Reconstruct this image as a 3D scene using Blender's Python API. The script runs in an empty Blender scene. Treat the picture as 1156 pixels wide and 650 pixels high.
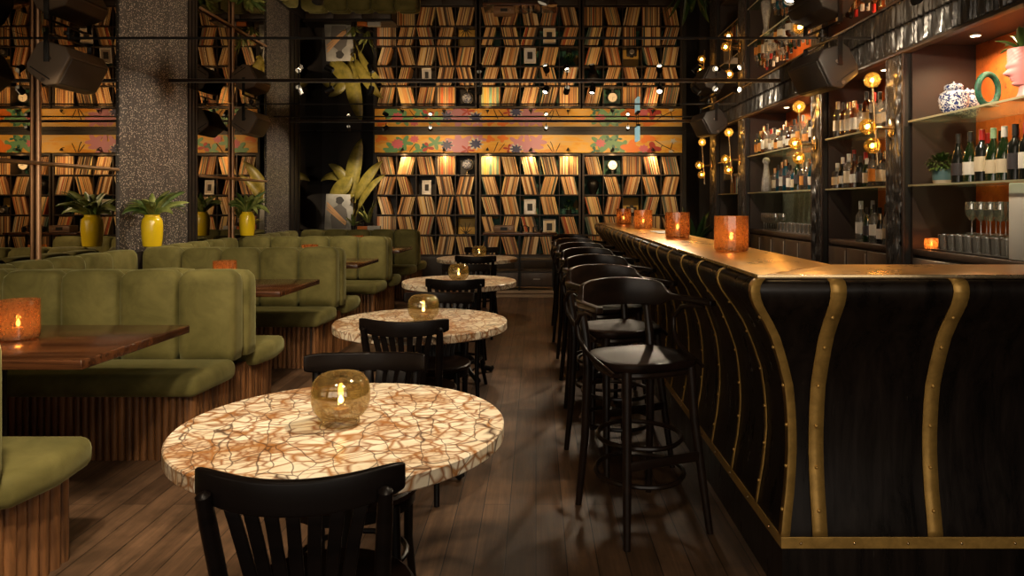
import bpy, math, random
from mathutils import Vector, Matrix
R = math.radians
PI = math.pi
C = bpy.context.scene.collection
SC = bpy.context.scene
random.seed(7)

# ------------------------------------------------------------------ camera, world, exposure
cam_data = bpy.data.cameras.new('camera')
cam_data.sensor_width = 36.0
cam_data.lens = 36.0 * 800 / 1156
cam_data.shift_x = -(605 - 578) / 1156
cam_data.shift_y = -(325 - 229) / 1156
cam_data.clip_start = 0.02
cam = bpy.data.objects.new('camera', cam_data)
cam.location = (0, 0, 1.34)
cam.rotation_euler = (R(90), 0, 0)
C.objects.link(cam)
SC.camera = cam

world = bpy.data.worlds.new('world')
world.use_nodes = True
world.node_tree.nodes['Background'].inputs[0].default_value = (1.0, 0.75, 0.5, 1)
world.node_tree.nodes['Background'].inputs[1].default_value = 0.02
SC.world = world
SC.view_settings.view_transform = 'Standard'
SC.view_settings.look = 'None'
SC.view_settings.exposure = 0.0
SC.view_settings.gamma = 1.0
SC.view_settings.use_curve_mapping = False
SC.cycles.caustics_reflective = False
SC.cycles.caustics_refractive = False
SC.cycles.max_bounces = 10
SC.cycles.transparent_max_bounces = 16
SC.cycles.sample_clamp_indirect = 3.0
SC.cycles.use_denoising = True

WARM = (1.0, 0.80, 0.56)
RECWARM = (1.0, 0.66, 0.34)
WARMER = (1.0, 0.58, 0.24)

def spot(loc, target, watts, deg=60, blend=0.6, col=WARM, rad=0.03, parent=None):
    l = bpy.data.lights.new('spot_lamp', 'SPOT')
    l.energy = watts; l.color = col; l.spot_size = R(deg); l.spot_blend = blend; l.shadow_soft_size = rad
    o = bpy.data.objects.new('spot_lamp', l)
    o.location = loc
    d = Vector(target) - Vector(loc)
    o.rotation_euler = d.to_track_quat('-Z', 'Y').to_euler()
    C.objects.link(o)
    return o

def point(loc, watts, col=WARMER, rad=0.01):
    l = bpy.data.lights.new('point_lamp', 'POINT')
    l.energy = watts; l.color = col; l.shadow_soft_size = rad
    o = bpy.data.objects.new('point_lamp', l)
    o.location = loc
    C.objects.link(o)
    return o

# ceiling spot positions: (fixture position, target, watts, cone, radius)
CEIL = 2.54
SPOTS = [
    # over the four round tables
    ((0.35, 2.15, 2.44), (-0.52, 1.92, 0.74), 160, 44, 'spot aimed at the biggest-looking round table', 0.03),
    ((0.05, 3.75, 2.44), (-0.58, 3.61, 0.74), 85, 42, 'spot aimed at the second round table', 0.03),
    ((0.10, 6.88, 2.44), (-0.59, 5.47, 0.74), 85, 38, 'spot aimed at the third round table', 0.03),
    ((-0.55, 6.88, 2.44), (-0.62, 7.75, 0.74), 60, 46, 'spot aimed at the fourth round table', 0.03),
    # booths
    ((-1.10, 1.30, 2.44), (-2.10, 3.6, 0.55), 215, 74, 'spot aimed at the first booth', 0.08),
    ((-1.15, 3.75, 2.44), (-2.10, 5.6, 0.60), 140, 80, 'spot aimed at the second booth', 0.08),
    ((-1.60, 6.88, 2.44), (-2.30, 7.4, 0.60), 60, 90, 'spot aimed at the third booth', 0.08),
    ((-2.30, 6.88, 2.44), (-2.30, 9.4, 0.60), 80, 80, 'spot aimed at the fourth booth', 0.08),
    ((-0.70, 0.90, 2.44), (-1.90, 2.5, 0.40), 130, 90, 'spot aimed at the front booth', 0.08),
    # bar top, floor
    ((1.35, 3.75, 2.44), (0.85, 3.3, 1.10), 90, 90, 'spot aimed at the bar corner', 0.05),
    ((1.20, 6.88, 2.44), (0.86, 5.2, 1.10), 90, 90, 'spot aimed along the bar top', 0.05),
    ((0.20, 0.60, 2.44), (0.10, 3.4, 0.0), 45, 100, 'spot aimed at the stools', 0.14),
    ((0.55, 6.88, 2.44), (0.05, 5.6, 0.0), 75, 90, 'spot aimed at the aisle floor', 0.14),
    ((0.30, 6.88, 2.44), (-0.15, 10.1, 0.3), 90, 50, 'added spot brightening the record console', 0.05),  # added lamp: extra light for the console and its step
]
# added soft fill behind the camera, set in an assumed street window
FILL_POWER = 55
al = bpy.data.lights.new('front_fill_light', 'AREA'); al.shape = 'RECTANGLE'; al.size = 5.6; al.size_y = 1.7; al.energy = FILL_POWER; al.color = (1.0, 0.86, 0.70)
ao = bpy.data.objects.new('front_fill_light', al); ao.location = (-0.3, -1.95, 1.40); ao.rotation_euler = (R(90), 0, 0); C.objects.link(ao)

# ------------------------------------------------------------------ materials
def newmat(name):
    m = bpy.data.materials.new(name); m.use_nodes = True
    nt = m.node_tree
    b = nt.nodes['Principled BSDF']
    return m, nt, b

def simple(name, col, rough=0.5, metal=0.0, spec=0.5, emit=None, estr=0.0, coat=0.0, sheen=0.0):
    m, nt, b = newmat(name)
    b.inputs['Base Color'].default_value = (*col, 1)
    b.inputs['Roughness'].default_value = rough
    b.inputs['Metallic'].default_value = metal
    b.inputs['Specular IOR Level'].default_value = spec
    b.inputs['Coat Weight'].default_value = coat
    b.inputs['Coat Roughness'].default_value = 0.15
    if sheen:
        b.inputs['Sheen Weight'].default_value = sheen
        b.inputs['Sheen Roughness'].default_value = 0.4
        b.inputs['Sheen Tint'].default_value = (0.7, 0.75, 0.35, 1)
    if emit:
        b.inputs['Emission Color'].default_value = (*emit, 1)
        b.inputs['Emission Strength'].default_value = estr
    return m

def N(nt, typ, **kw):
    n = nt.nodes.new(typ)
    for k, v in kw.items():
        setattr(n, k, v)
    return n

def L(nt, a, b):
    nt.links.new(a, b)

def ramp(nt, stops, interp='LINEAR'):
    n = nt.nodes.new('ShaderNodeValToRGB')
    n.color_ramp.interpolation = interp
    e = n.color_ramp.elements
    while len(e) < len(stops):
        e.new(0.5)
    for i, (p, c) in enumerate(stops):
        e[i].position = p; e[i].color = (*c, 1)
    return n

def coords(nt, scale=(1, 1, 1), rot=(0, 0, 0), kind='Object'):
    tc = N(nt, 'ShaderNodeTexCoord'); mp = N(nt, 'ShaderNodeMapping')
    mp.inputs['Scale'].default_value = scale
    mp.inputs['Rotation'].default_value = rot
    L(nt, tc.outputs[kind], mp.inputs['Vector'])
    return mp.outputs['Vector']

def bump(nt, b, height, strength=0.3, dist=0.01):
    n = N(nt, 'ShaderNodeBump')
    n.inputs['Strength'].default_value = strength; n.inputs['Distance'].default_value = dist
    L(nt, height, n.inputs['Height']); L(nt, n.outputs['Normal'], b.inputs['Normal'])

def noise(nt, vec, scale, detail=4, rough=0.55, dist=0.0):
    n = N(nt, 'ShaderNodeTexNoise')
    n.inputs['Scale'].default_value = scale; n.inputs['Detail'].default_value = detail
    n.inputs['Roughness'].default_value = rough; n.inputs['Distortion'].default_value = dist
    L(nt, vec, n.inputs['Vector'])
    return n

def mix(nt, fac, a, b, typ='MIX'):
    n = N(nt, 'ShaderNodeMix', data_type='RGBA', blend_type=typ)
    for s, v in ((0, fac), (6, a), (7, b)):
        if isinstance(v, (int, float)):
            n.inputs[s].default_value = v
        elif isinstance(v, tuple):
            n.inputs[s].default_value = (*v, 1)
        else:
            L(nt, v, n.inputs[s])
    return n.outputs[2]

def wood(name, c1, c2, scale=(3, 40, 40), rough=0.4, coat=0.0, bumpstr=0.1, spec=0.5, nscale=1.0):
    m, nt, b = newmat(name)
    v = coords(nt, scale)
    n = noise(nt, v, nscale, 6, 0.65, 0.6)
    r = ramp(nt, [(0.3, c1), (0.7, c2)])
    L(nt, n.outputs['Fac'], r.inputs['Fac']); L(nt, r.outputs['Color'], b.inputs['Base Color'])
    b.inputs['Roughness'].default_value = rough
    b.inputs['Coat Weight'].default_value = coat; b.inputs['Coat Roughness'].default_value = 0.12
    b.inputs['Specular IOR Level'].default_value = spec
    bump(nt, b, n.outputs['Fac'], bumpstr, 0.004)
    return m

def mat_floor():
    m, nt, b = newmat('oak_floorboards')
    v = coords(nt, (1, 1, 1), (0, 0, R(90)))
    br = N(nt, 'ShaderNodeTexBrick')
    br.inputs['Scale'].default_value = 1.0
    br.inputs['Brick Width'].default_value = 2.3; br.inputs['Row Height'].default_value = 0.115
    br.inputs['Mortar Size'].default_value = 0.0022; br.inputs['Mortar Smooth'].default_value = 0.3
    br.inputs['Color1'].default_value = (0.085, 0.052, 0.032, 1)
    br.inputs['Color2'].default_value = (0.165, 0.105, 0.066, 1)
    br.inputs['Mortar'].default_value = (0.012, 0.008, 0.006, 1)
    br.offset = 0.37
    L(nt, v, br.inputs['Vector'])
    v2 = coords(nt, (28, 1.6, 1))
    g = noise(nt, v2, 1.0, 7, 0.7, 0.8)
    rg = ramp(nt, [(0.25, (0.42, 0.40, 0.38)), (0.75, (1.5, 1.4, 1.3))])
    L(nt, g.outputs['Fac'], rg.inputs['Fac'])
    c = mix(nt, 1.0, br.outputs['Color'], rg.outputs['Color'], 'MULTIPLY')
    v3 = coords(nt, (1, 1, 1))
    w = noise(nt, v3, 2.2, 8, 0.72, 0.4)
    rw = ramp(nt, [(0.38, (0.6, 0.58, 0.56)), (0.62, (1.35, 1.25, 1.12))])
    L(nt, w.outputs['Fac'], rw.inputs['Fac'])
    c = mix(nt, 1.0, c, rw.outputs['Color'], 'MULTIPLY')
    L(nt, c, b.inputs['Base Color'])
    rr = ramp(nt, [(0.3, (0.38, 0.38, 0.38)), (0.7, (0.62, 0.62, 0.62))])
    L(nt, w.outputs['Fac'], rr.inputs['Fac']); L(nt, rr.outputs['Color'], b.inputs['Roughness'])
    h = mix(nt, 0.75, br.outputs['Fac'], g.outputs['Fac'])
    inv = N(nt, 'ShaderNodeMath', operation='MULTIPLY'); inv.inputs[1].default_value = -1
    L(nt, h, inv.inputs[0])
    bump(nt, b, inv.outputs[0], 0.25, 0.004)
    return m

def mat_marble():
    m, nt, b = newmat('brown_veined_marble')
    v = coords(nt, (1, 1.0, 1))
    d = noise(nt, v, 3.0, 3, 0.6)
    dv = N(nt, 'ShaderNodeVectorMath', operation='MULTIPLY_ADD')
    L(nt, d.outputs['Color'], dv.inputs[0]); dv.inputs[1].default_value = (0.13, 0.13, 0.13); L(nt, v, dv.inputs[2])
    def veins(scale, w, vec, stretch=(1, 1, 1)):
        mp = N(nt, 'ShaderNodeMapping'); mp.inputs['Scale'].default_value = stretch
        L(nt, vec, mp.inputs['Vector'])
        vo = N(nt, 'ShaderNodeTexVoronoi', feature='DISTANCE_TO_EDGE')
        vo.inputs['Scale'].default_value = scale
        L(nt, mp.outputs['Vector'], vo.inputs['Vector'])
        r = ramp(nt, [(0.0, (1, 1, 1)), (w, (0, 0, 0))])
        L(nt, vo.outputs['Distance'], r.inputs['Fac'])
        return r.outputs['Color']
    v1 = veins(9.0, 0.060, dv.outputs['Vector'], (0.7, 1.35, 1))
    v2 = veins(19, 0.10, dv.outputs['Vector'], (0.75, 1.3, 1))
    v3 = veins(11, 0.030, dv.outputs['Vector'], (1.4, 0.55, 1))
    v4 = veins(38, 0.13, dv.outputs['Vector'], (0.9, 1.2, 1))
    dens = noise(nt, v, 4.0, 4, 0.6)
    rd = ramp(nt, [(0.38, (0, 0, 0)), (0.46, (1, 1, 1))])
    L(nt, dens.outputs['Fac'], rd.inputs['Fac'])
    rd2 = ramp(nt, [(0.51, (0, 0, 0)), (0.60, (1, 1, 1))])
    L(nt, dens.outputs['Fac'], rd2.inputs['Fac'])
    base = noise(nt, v, 9, 4, 0.6)
    rb = ramp(nt, [(0.35, (0.74, 0.62, 0.44)), (0.65, (0.86, 0.77, 0.60))])
    L(nt, base.outputs['Fac'], rb.inputs['Fac'])
    tan = mix(nt, rd2.outputs['Color'], rb.outputs['Color'], (0.58, 0.41, 0.25))
    f2 = N(nt, 'ShaderNodeMath', operation='MULTIPLY'); L(nt, v2, f2.inputs[0]); L(nt, rd.outputs['Color'], f2.inputs[1])
    f4 = N(nt, 'ShaderNodeMath', operation='MULTIPLY'); L(nt, v4, f4.inputs[0]); L(nt, rd2.outputs['Color'], f4.inputs[1])
    c = mix(nt, f4.outputs[0], tan, (0.20, 0.09, 0.035))
    c = mix(nt, f2.outputs[0], c, (0.26, 0.10, 0.03))
    c = mix(nt, v1, c, (0.34, 0.14, 0.035))
    c = mix(nt, v3, c, (0.07, 0.035, 0.02))
    L(nt, c, b.inputs['Base Color'])
    b.inputs['Roughness'].default_value = 0.28
    b.inputs['Specular IOR Level'].default_value = 0.35
    return m

def mat_velvet():
    m, nt, b = newmat('olive_velvet')
    v = coords(nt)
    n = noise(nt, v, 5.0, 4, 0.6, 0.5)
    r = ramp(nt, [(0.3, (0.092, 0.082, 0.022)), (0.7, (0.195, 0.170, 0.054))])
    L(nt, n.outputs['Fac'], r.inputs['Fac']); L(nt, r.outputs['Color'], b.inputs['Base Color'])
    b.inputs['Roughness'].default_value = 0.75
    b.inputs['Specular IOR Level'].default_value = 0.2
    b.inputs['Sheen Weight'].default_value = 0.45
    b.inputs['Sheen Roughness'].default_value = 0.35
    b.inputs['Sheen Tint'].default_value = (0.72, 0.72, 0.36, 1)
    f = noise(nt, v, 160, 2, 0.5)
    bump(nt, b, f.outputs['Fac'], 0.15, 0.002)
    return m

def mat_pillar():
    m, nt, b = newmat('sparkling_dark_terrazzo')
    v = coords(nt, (1, 1, 1))
    vo = N(nt, 'ShaderNodeTexVoronoi'); vo.inputs['Scale'].default_value = 66
    L(nt, v, vo.inputs['Vector'])
    r = ramp(nt, [(0.0, (0.95, 0.86, 0.72)), (0.24, (0.80, 0.70, 0.58)), (0.36, (0.0, 0.0, 0.0))])
    L(nt, vo.outputs['Distance'], r.inputs['Fac'])
    sep = N(nt, 'ShaderNodeSeparateColor'); L(nt, vo.outputs['Color'], sep.inputs[0])
    r2 = ramp(nt, [(0.60, (0, 0, 0)), (0.74, (1, 1, 1))]); L(nt, sep.outputs[0], r2.inputs['Fac'])
    n = noise(nt, coords(nt, (1, 22, 0.25)), 1.0, 5, 0.7)
    r3 = ramp(nt, [(0.3, (0.024, 0.021, 0.021)), (0.7, (0.090, 0.080, 0.076))]); L(nt, n.outputs['Fac'], r3.inputs['Fac'])
    chips = mix(nt, 1.0, r.outputs['Color'], r3.outputs['Color'], 'ADD')
    c = mix(nt, r2.outputs['Color'], r3.outputs['Color'], chips)
    L(nt, c, b.inputs['Base Color'])
    b.inputs['Roughness'].default_value = 0.35
    bump(nt, b, n.outputs['Fac'], 0.4, 0.01)
    return m

def mat_brass(name, col=(0.75, 0.48, 0.16), rough=0.28, var=0.12, scale=3.0, metal=1.0):
    m, nt, b = newmat(name)
    v = coords(nt)
    n = noise(nt, v, scale, 7, 0.7, 0.5)
    r = ramp(nt, [(0.3, tuple(x * 0.62 for x in col)), (0.7, col)])
    L(nt, n.outputs['Fac'], r.inputs['Fac']); L(nt, r.outputs['Color'], b.inputs['Base Color'])
    rr = ramp(nt, [(0.3, (rough - var,) * 3), (0.7, (rough + var,) * 3)])
    L(nt, n.outputs['Fac'], rr.inputs['Fac']); L(nt, rr.outputs['Color'], b.inputs['Roughness'])
    b.inputs['Metallic'].default_value = metal
    return m

def mat_barwood():
    m, nt, b = newmat('scratched_black_lacquer')
    v = coords(nt, (9, 9, 1.0))
    n = noise(nt, v, 2.0, 7, 0.7, 0.4)
    r = ramp(nt, [(0.35, (0.004, 0.003, 0.0025)), (0.72, (0.016, 0.010, 0.007))])
    L(nt, n.outputs['Fac'], r.inputs['Fac'])
    s = noise(nt, coords(nt, (120, 120, 4)), 1.0, 3, 0.9)
    rs = ramp(nt, [(0.69, (0, 0, 0)), (0.76, (1, 1, 1))]); L(nt, s.outputs['Fac'], rs.inputs['Fac'])
    c = mix(nt, rs.outputs['Color'], r.outputs['Color'], (0.07, 0.055, 0.045))
    L(nt, c, b.inputs['Base Color'])
    rr = ramp(nt, [(0.3, (0.22,) * 3), (0.7, (0.42,) * 3)]); L(nt, n.outputs['Fac'], rr.inputs['Fac'])
    L(nt, rr.outputs['Color'], b.inputs['Roughness'])
    b.inputs['Specular IOR Level'].default_value = 0.42
    bump(nt, b, n.outputs['Fac'], 0.15, 0.003)
    return m

def mat_mirror(name, col, rough=0.0):
    m, nt, b = newmat(name)
    b.inputs['Base Color'].default_value = (*col, 1)
    b.inputs['Metallic'].default_value = 1.0
    b.inputs['Roughness'].default_value = rough
    return m

def mat_glass(name, tint, density=0.25, gloss=0.12, body=(0.8, 0.8, 0.8), trans=0.0, mottled=False):
    """thin blown glass: tinted see-through, a coloured translucent body and a fresnel gloss"""
    m = bpy.data.materials.new(name); m.use_nodes = True
    nt = m.node_tree; nt.nodes.clear()
    out = N(nt, 'ShaderNodeOutputMaterial')
    tr = N(nt, 'ShaderNodeBsdfTransparent'); tr.inputs[0].default_value = (*tint, 1)
    tl = N(nt, 'ShaderNodeBsdfTranslucent'); tl.inputs[0].default_value = (*body, 1)
    df = N(nt, 'ShaderNodeBsdfDiffuse'); df.inputs[0].default_value = (*body, 1)
    gl = N(nt, 'ShaderNodeBsdfGlossy'); gl.inputs[0].default_value = (1, 1, 1, 1); gl.inputs['Roughness'].default_value = 0.06
    a = N(nt, 'ShaderNodeMixShader'); a.inputs[0].default_value = 0.75
    L(nt, df.outputs[0], a.inputs[1]); L(nt, tl.outputs[0], a.inputs[2])
    b2 = N(nt, 'ShaderNodeMixShader'); b2.inputs[0].default_value = density
    if mottled:
        v = coords(nt)
        n = noise(nt, v, 38, 5, 0.8)
        k_ = 1.0 if mottled is True else mottled
        r = ramp(nt, [(0.35, (density * (1 - 0.4 * k_),) * 3), (0.65, (min(1, density * (1 + 0.5 * k_)),) * 3)])
        L(nt, n.outputs['Fac'], r.inputs['Fac']); L(nt, r.outputs['Color'], b2.inputs[0])
    L(nt, tr.outputs[0], b2.inputs[1]); L(nt, a.outputs[0], b2.inputs[2])
    c = N(nt, 'ShaderNodeMixShader')
    lw = N(nt, 'ShaderNodeLayerWeight'); lw.inputs[0].default_value = 0.35
    mm = N(nt, 'ShaderNodeMath', operation='MULTIPLY_ADD'); mm.inputs[1].default_value = 0.30; mm.inputs[2].default_value = gloss * 0.3
    L(nt, lw.outputs['Fresnel'], mm.inputs[0]); L(nt, mm.outputs[0], c.inputs[0])
    L(nt, b2.outputs[0], c.inputs[1]); L(nt, gl.outputs[0], c.inputs[2])
    L(nt, c.outputs[0], out.inputs[0])
    return m

def mat_rust():
    m, nt, b = newmat('burnt_orange_plaster')
    v = coords(nt)
    n = noise(nt, v, 9, 6, 0.7)
    r = ramp(nt, [(0.3, (0.42, 0.075, 0.012)), (0.7, (0.68, 0.16, 0.02))])
    L(nt, n.outputs['Fac'], r.inputs['Fac'])
    s = noise(nt, coords(nt, (60, 40, 25)), 1.0, 3, 0.8)
    rs = ramp(nt, [(0.60, (0, 0, 0)), (0.70, (1, 1, 1))]); L(nt, s.outputs['Fac'], rs.inputs['Fac'])
    L(nt, mix(nt, rs.outputs['Color'], r.outputs['Color'], (0.12, 0.03, 0.01)), b.inputs['Base Color'])
    b.inputs['Roughness'].default_value = 0.6
    bump(nt, b, n.outputs['Fac'], 0.3, 0.01)
    return m

def mat_carved():
    m, nt, b = newmat('carved_black_gloss')
    b.inputs['Base Color'].default_value = (0.060, 0.056, 0.052, 1)
    b.inputs['Specular IOR Level'].default_value = 0.9
    b.inputs['Metallic'].default_value = 0.35
    b.inputs['Roughness'].default_value = 0.34
    b.inputs['Coat Weight'].default_value = 0.3
    return m

def mat_abstract(name, stops, scale):
    m, nt, b = newmat(name)
    v = coords(nt)
    n = noise(nt, v, scale, 3, 0.5, 1.0)
    r = ramp(nt, stops, 'CONSTANT'); L(nt, n.outputs['Fac'], r.inputs['Fac'])
    L(nt, r.outputs['Color'], b.inputs['Base Color'])
    b.inputs['Roughness'].default_value = 0.6
    return m

def mat_leaf(name, c1, c2):
    m, nt, b = newmat(name)
    n = noise(nt, coords(nt), 14, 4, 0.6)
    r = ramp(nt, [(0.3, c1), (0.7, c2)]); L(nt, n.outputs['Fac'], r.inputs['Fac'])
    L(nt, r.outputs['Color'], b.inputs['Base Color'])
    b.inputs['Roughness'].default_value = 0.4
    return m

def mat_porcelain():
    m, nt, b = newmat('blue_white_porcelain')
    n = noise(nt, coords(nt), 48, 2, 0.4, 1.5)
    r = ramp(nt, [(0.0, (0.02, 0.04, 0.16)), (0.50, (0.72, 0.74, 0.78))], 'CONSTANT')
    L(nt, n.outputs['Fac'], r.inputs['Fac']); L(nt, r.outputs['Color'], b.inputs['Base Color'])
    b.inputs['Roughness'].default_value = 0.12
    return m

M = {}
M['floor'] = mat_floor()
M['marble'] = mat_marble()
M['velvet'] = mat_velvet()
M['pillar'] = mat_pillar()
M['barwood'] = mat_barwood()
M['brass_top'] = mat_brass('worn_brass_sheet', (0.56, 0.28, 0.040), 0.29, 0.03, 3.5)
M['brass'] = mat_brass('aged_brass', (0.70, 0.42, 0.11), 0.42, 0.08, 20, 0.5)
M['brass_bright'] = mat_brass('polished_brass', (0.80, 0.60, 0.34), 0.25, 0.05, 10)
M['copper'] = mat_brass('copper_tube', (0.70, 0.42, 0.24), 0.38, 0.03, 1.5, 0.75)
M['ceilmirror'] = mat_mirror('smoked_ceiling_mirror', (0.54, 0.46, 0.37), 0.006)
M['mirror'] = mat_mirror('smoked_wall_mirror', (0.52, 0.46, 0.38))
M['blackwood'] = wood('black_stained_beech', (0.003, 0.0022, 0.002), (0.009, 0.006, 0.005), (3, 3, 20), 0.34, 0.0, 0.05, spec=0.16)
M['stoolwood'] = wood('dark_polished_bentwood', (0.008, 0.005, 0.0035), (0.024, 0.013, 0.008), (4, 4, 14), 0.28, 0.0, 0.05, spec=0.32)
M['seatwood'] = wood('dark_stool_seat_wood', (0.007, 0.004, 0.003), (0.026, 0.013, 0.008), (4, 14, 4), 0.36, 0.0, 0.05, spec=0.07)
M['walnut'] = wood('polished_walnut', (0.016, 0.006, 0.003), (0.16, 0.058, 0.020), (0.8, 16, 16), 0.25, 0.5, 0.05)
M['flute'] = wood('fluted_walnut', (0.040, 0.017, 0.007), (0.38, 0.165, 0.058), (16, 16, 1.6), 0.42, 0.1, 0.25)
M['flute_gap'] = simple('dark_recess', (0.010, 0.006, 0.004), 0.8)
M['darkwood'] = wood('near_black_oak', (0.010, 0.007, 0.006), (0.022, 0.015, 0.012), (3, 3, 12), 0.5)
M['shelfwood'] = wood('dark_shelf_wood', (0.012, 0.008, 0.006), (0.028, 0.018, 0.012), (3, 12, 12), 0.5)
M['cabwood'] = wood('brown_cabinet_wood', (0.040, 0.026, 0.018), (0.085, 0.055, 0.038), (8, 8, 2), 0.4)
M['ltwood'] = wood('light_step_wood', (0.22, 0.14, 0.08), (0.38, 0.26, 0.16), (1.5, 20, 20), 0.5)
M['bayside'] = simple('brown_black_laminate', (0.030, 0.018, 0.014), 0.55)
M['rust'] = mat_rust()
M['carved'] = mat_carved()
M['black'] = simple('matt_black', (0.010, 0.009, 0.008), 0.55)
M['iron'] = simple('cast_iron', (0.012, 0.011, 0.010), 0.38, 0.5)
M['darkwall'] = simple('dark_plaster', (0.014, 0.011, 0.010), 0.7)
M['speaker'] = simple('lit_brown_cabinet', (0.30, 0.21, 0.135), 0.45)  # mirror-side speakers: the warm light on them is put into the colour
M['speaker_dark'] = simple('dark_speaker_cabinet', (0.030, 0.024, 0.020), 0.5)
M['speakergrille'] = simple('speaker_grille', (0.13, 0.095, 0.07), 0.5)
M['yellow'] = simple('yellow_glaze', (0.80, 0.56, 0.012), 0.22, coat=0.4)
M['white'] = simple('white_paint', (0.62, 0.60, 0.55), 0.45)
M['cream'] = simple('cream_paper', (0.62, 0.52, 0.36), 0.7)
M['steel'] = simple('brushed_steel', (0.42, 0.38, 0.33), 0.35, 0.9)
M['concrete'] = mat_abstract('grey_stone_panel', [(0.0, (0.30, 0.275, 0.25)), (0.48, (0.36, 0.33, 0.30)), (0.55, (0.41, 0.38, 0.35))], 30)
M['amber'] = mat_glass('amber_glass', (0.90, 0.66, 0.24), 0.05, 0.3, (0.70, 0.48, 0.12))
M['smoke'] = mat_glass('smoky_yellow_glass', (0.84, 0.76, 0.55), 0.15, 0.35, (0.46, 0.37, 0.19), mottled=True)
M['orangeglass'] = mat_glass('orange_crackle_glass', (0.95, 0.62, 0.34), 0.40, 0.3, (0.72, 0.37, 0.15), mottled=0.35)
M['clear'] = mat_glass('clear_glass', (0.95, 0.95, 0.94), 0.36, 1.4, (0.97, 0.94, 0.88))
M['shelfglass'] = mat_glass('green_tinted_shelf_glass', (0.80, 0.88, 0.80), 0.05, 0.3, (0.5, 0.6, 0.4))
M['shelfedge'] = simple('shelf_edge', (0.35, 0.33, 0.20), 0.3)
M['bulb'] = simple('glowing_bulb', (1, 0.8, 0.5), 0.5, emit=(1.0, 0.62, 0.22), estr=42)
M['flame'] = simple('candle_flame', (1, 0.8, 0.5), 0.5, emit=(1.0, 0.62, 0.20), estr=34)
M['lens'] = simple('lamp_lens', (1, 0.9, 0.7), 0.5, emit=(1.0, 0.80, 0.52), estr=14)
M['wax'] = simple('candle_wax', (0.30, 0.18, 0.08), 0.6)
M['exit'] = simple('lit_sign_face', (0.6, 0.9, 0.9), 0.4, emit=(0.50, 0.85, 0.85), estr=0.5)
M['pink'] = simple('pink_glaze', (0.80, 0.30, 0.30), 0.4)
M['green_stone'] = mat_abstract('green_malachite', [(0.0, (0.004, 0.05, 0.030)), (0.5, (0.012, 0.10, 0.060)), (0.62, (0.03, 0.16, 0.09))], 40)
M['porcelain'] = mat_porcelain()
M['teal'] = mat_abstract('teal_painted_back', [(0.0, (0.010, 0.05, 0.042)), (0.42, (0.020, 0.10, 0.075)), (0.56, (0.035, 0.15, 0.085)), (0.66, (0.28, 0.15, 0.02))], 3.2)
M['leaf'] = mat_leaf('mid_green_leaf', (0.035, 0.075, 0.014), (0.11, 0.17, 0.035))
M['leaf_pale'] = mat_leaf('pale_green_leaf', (0.10, 0.15, 0.03), (0.36, 0.38, 0.11))
M['leaf_dark'] = mat_leaf('deep_green_leaf', (0.010, 0.038, 0.010), (0.035, 0.085, 0.020))
M['banana'] = mat_leaf('yellow_green_banana_leaf', (0.16, 0.14, 0.025), (0.36, 0.28, 0.05))
M['soil'] = simple('soil', (0.02, 0.013, 0.008), 0.9)
M['towel'] = simple('grey_towel', (0.22, 0.20, 0.18), 0.9)

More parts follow.
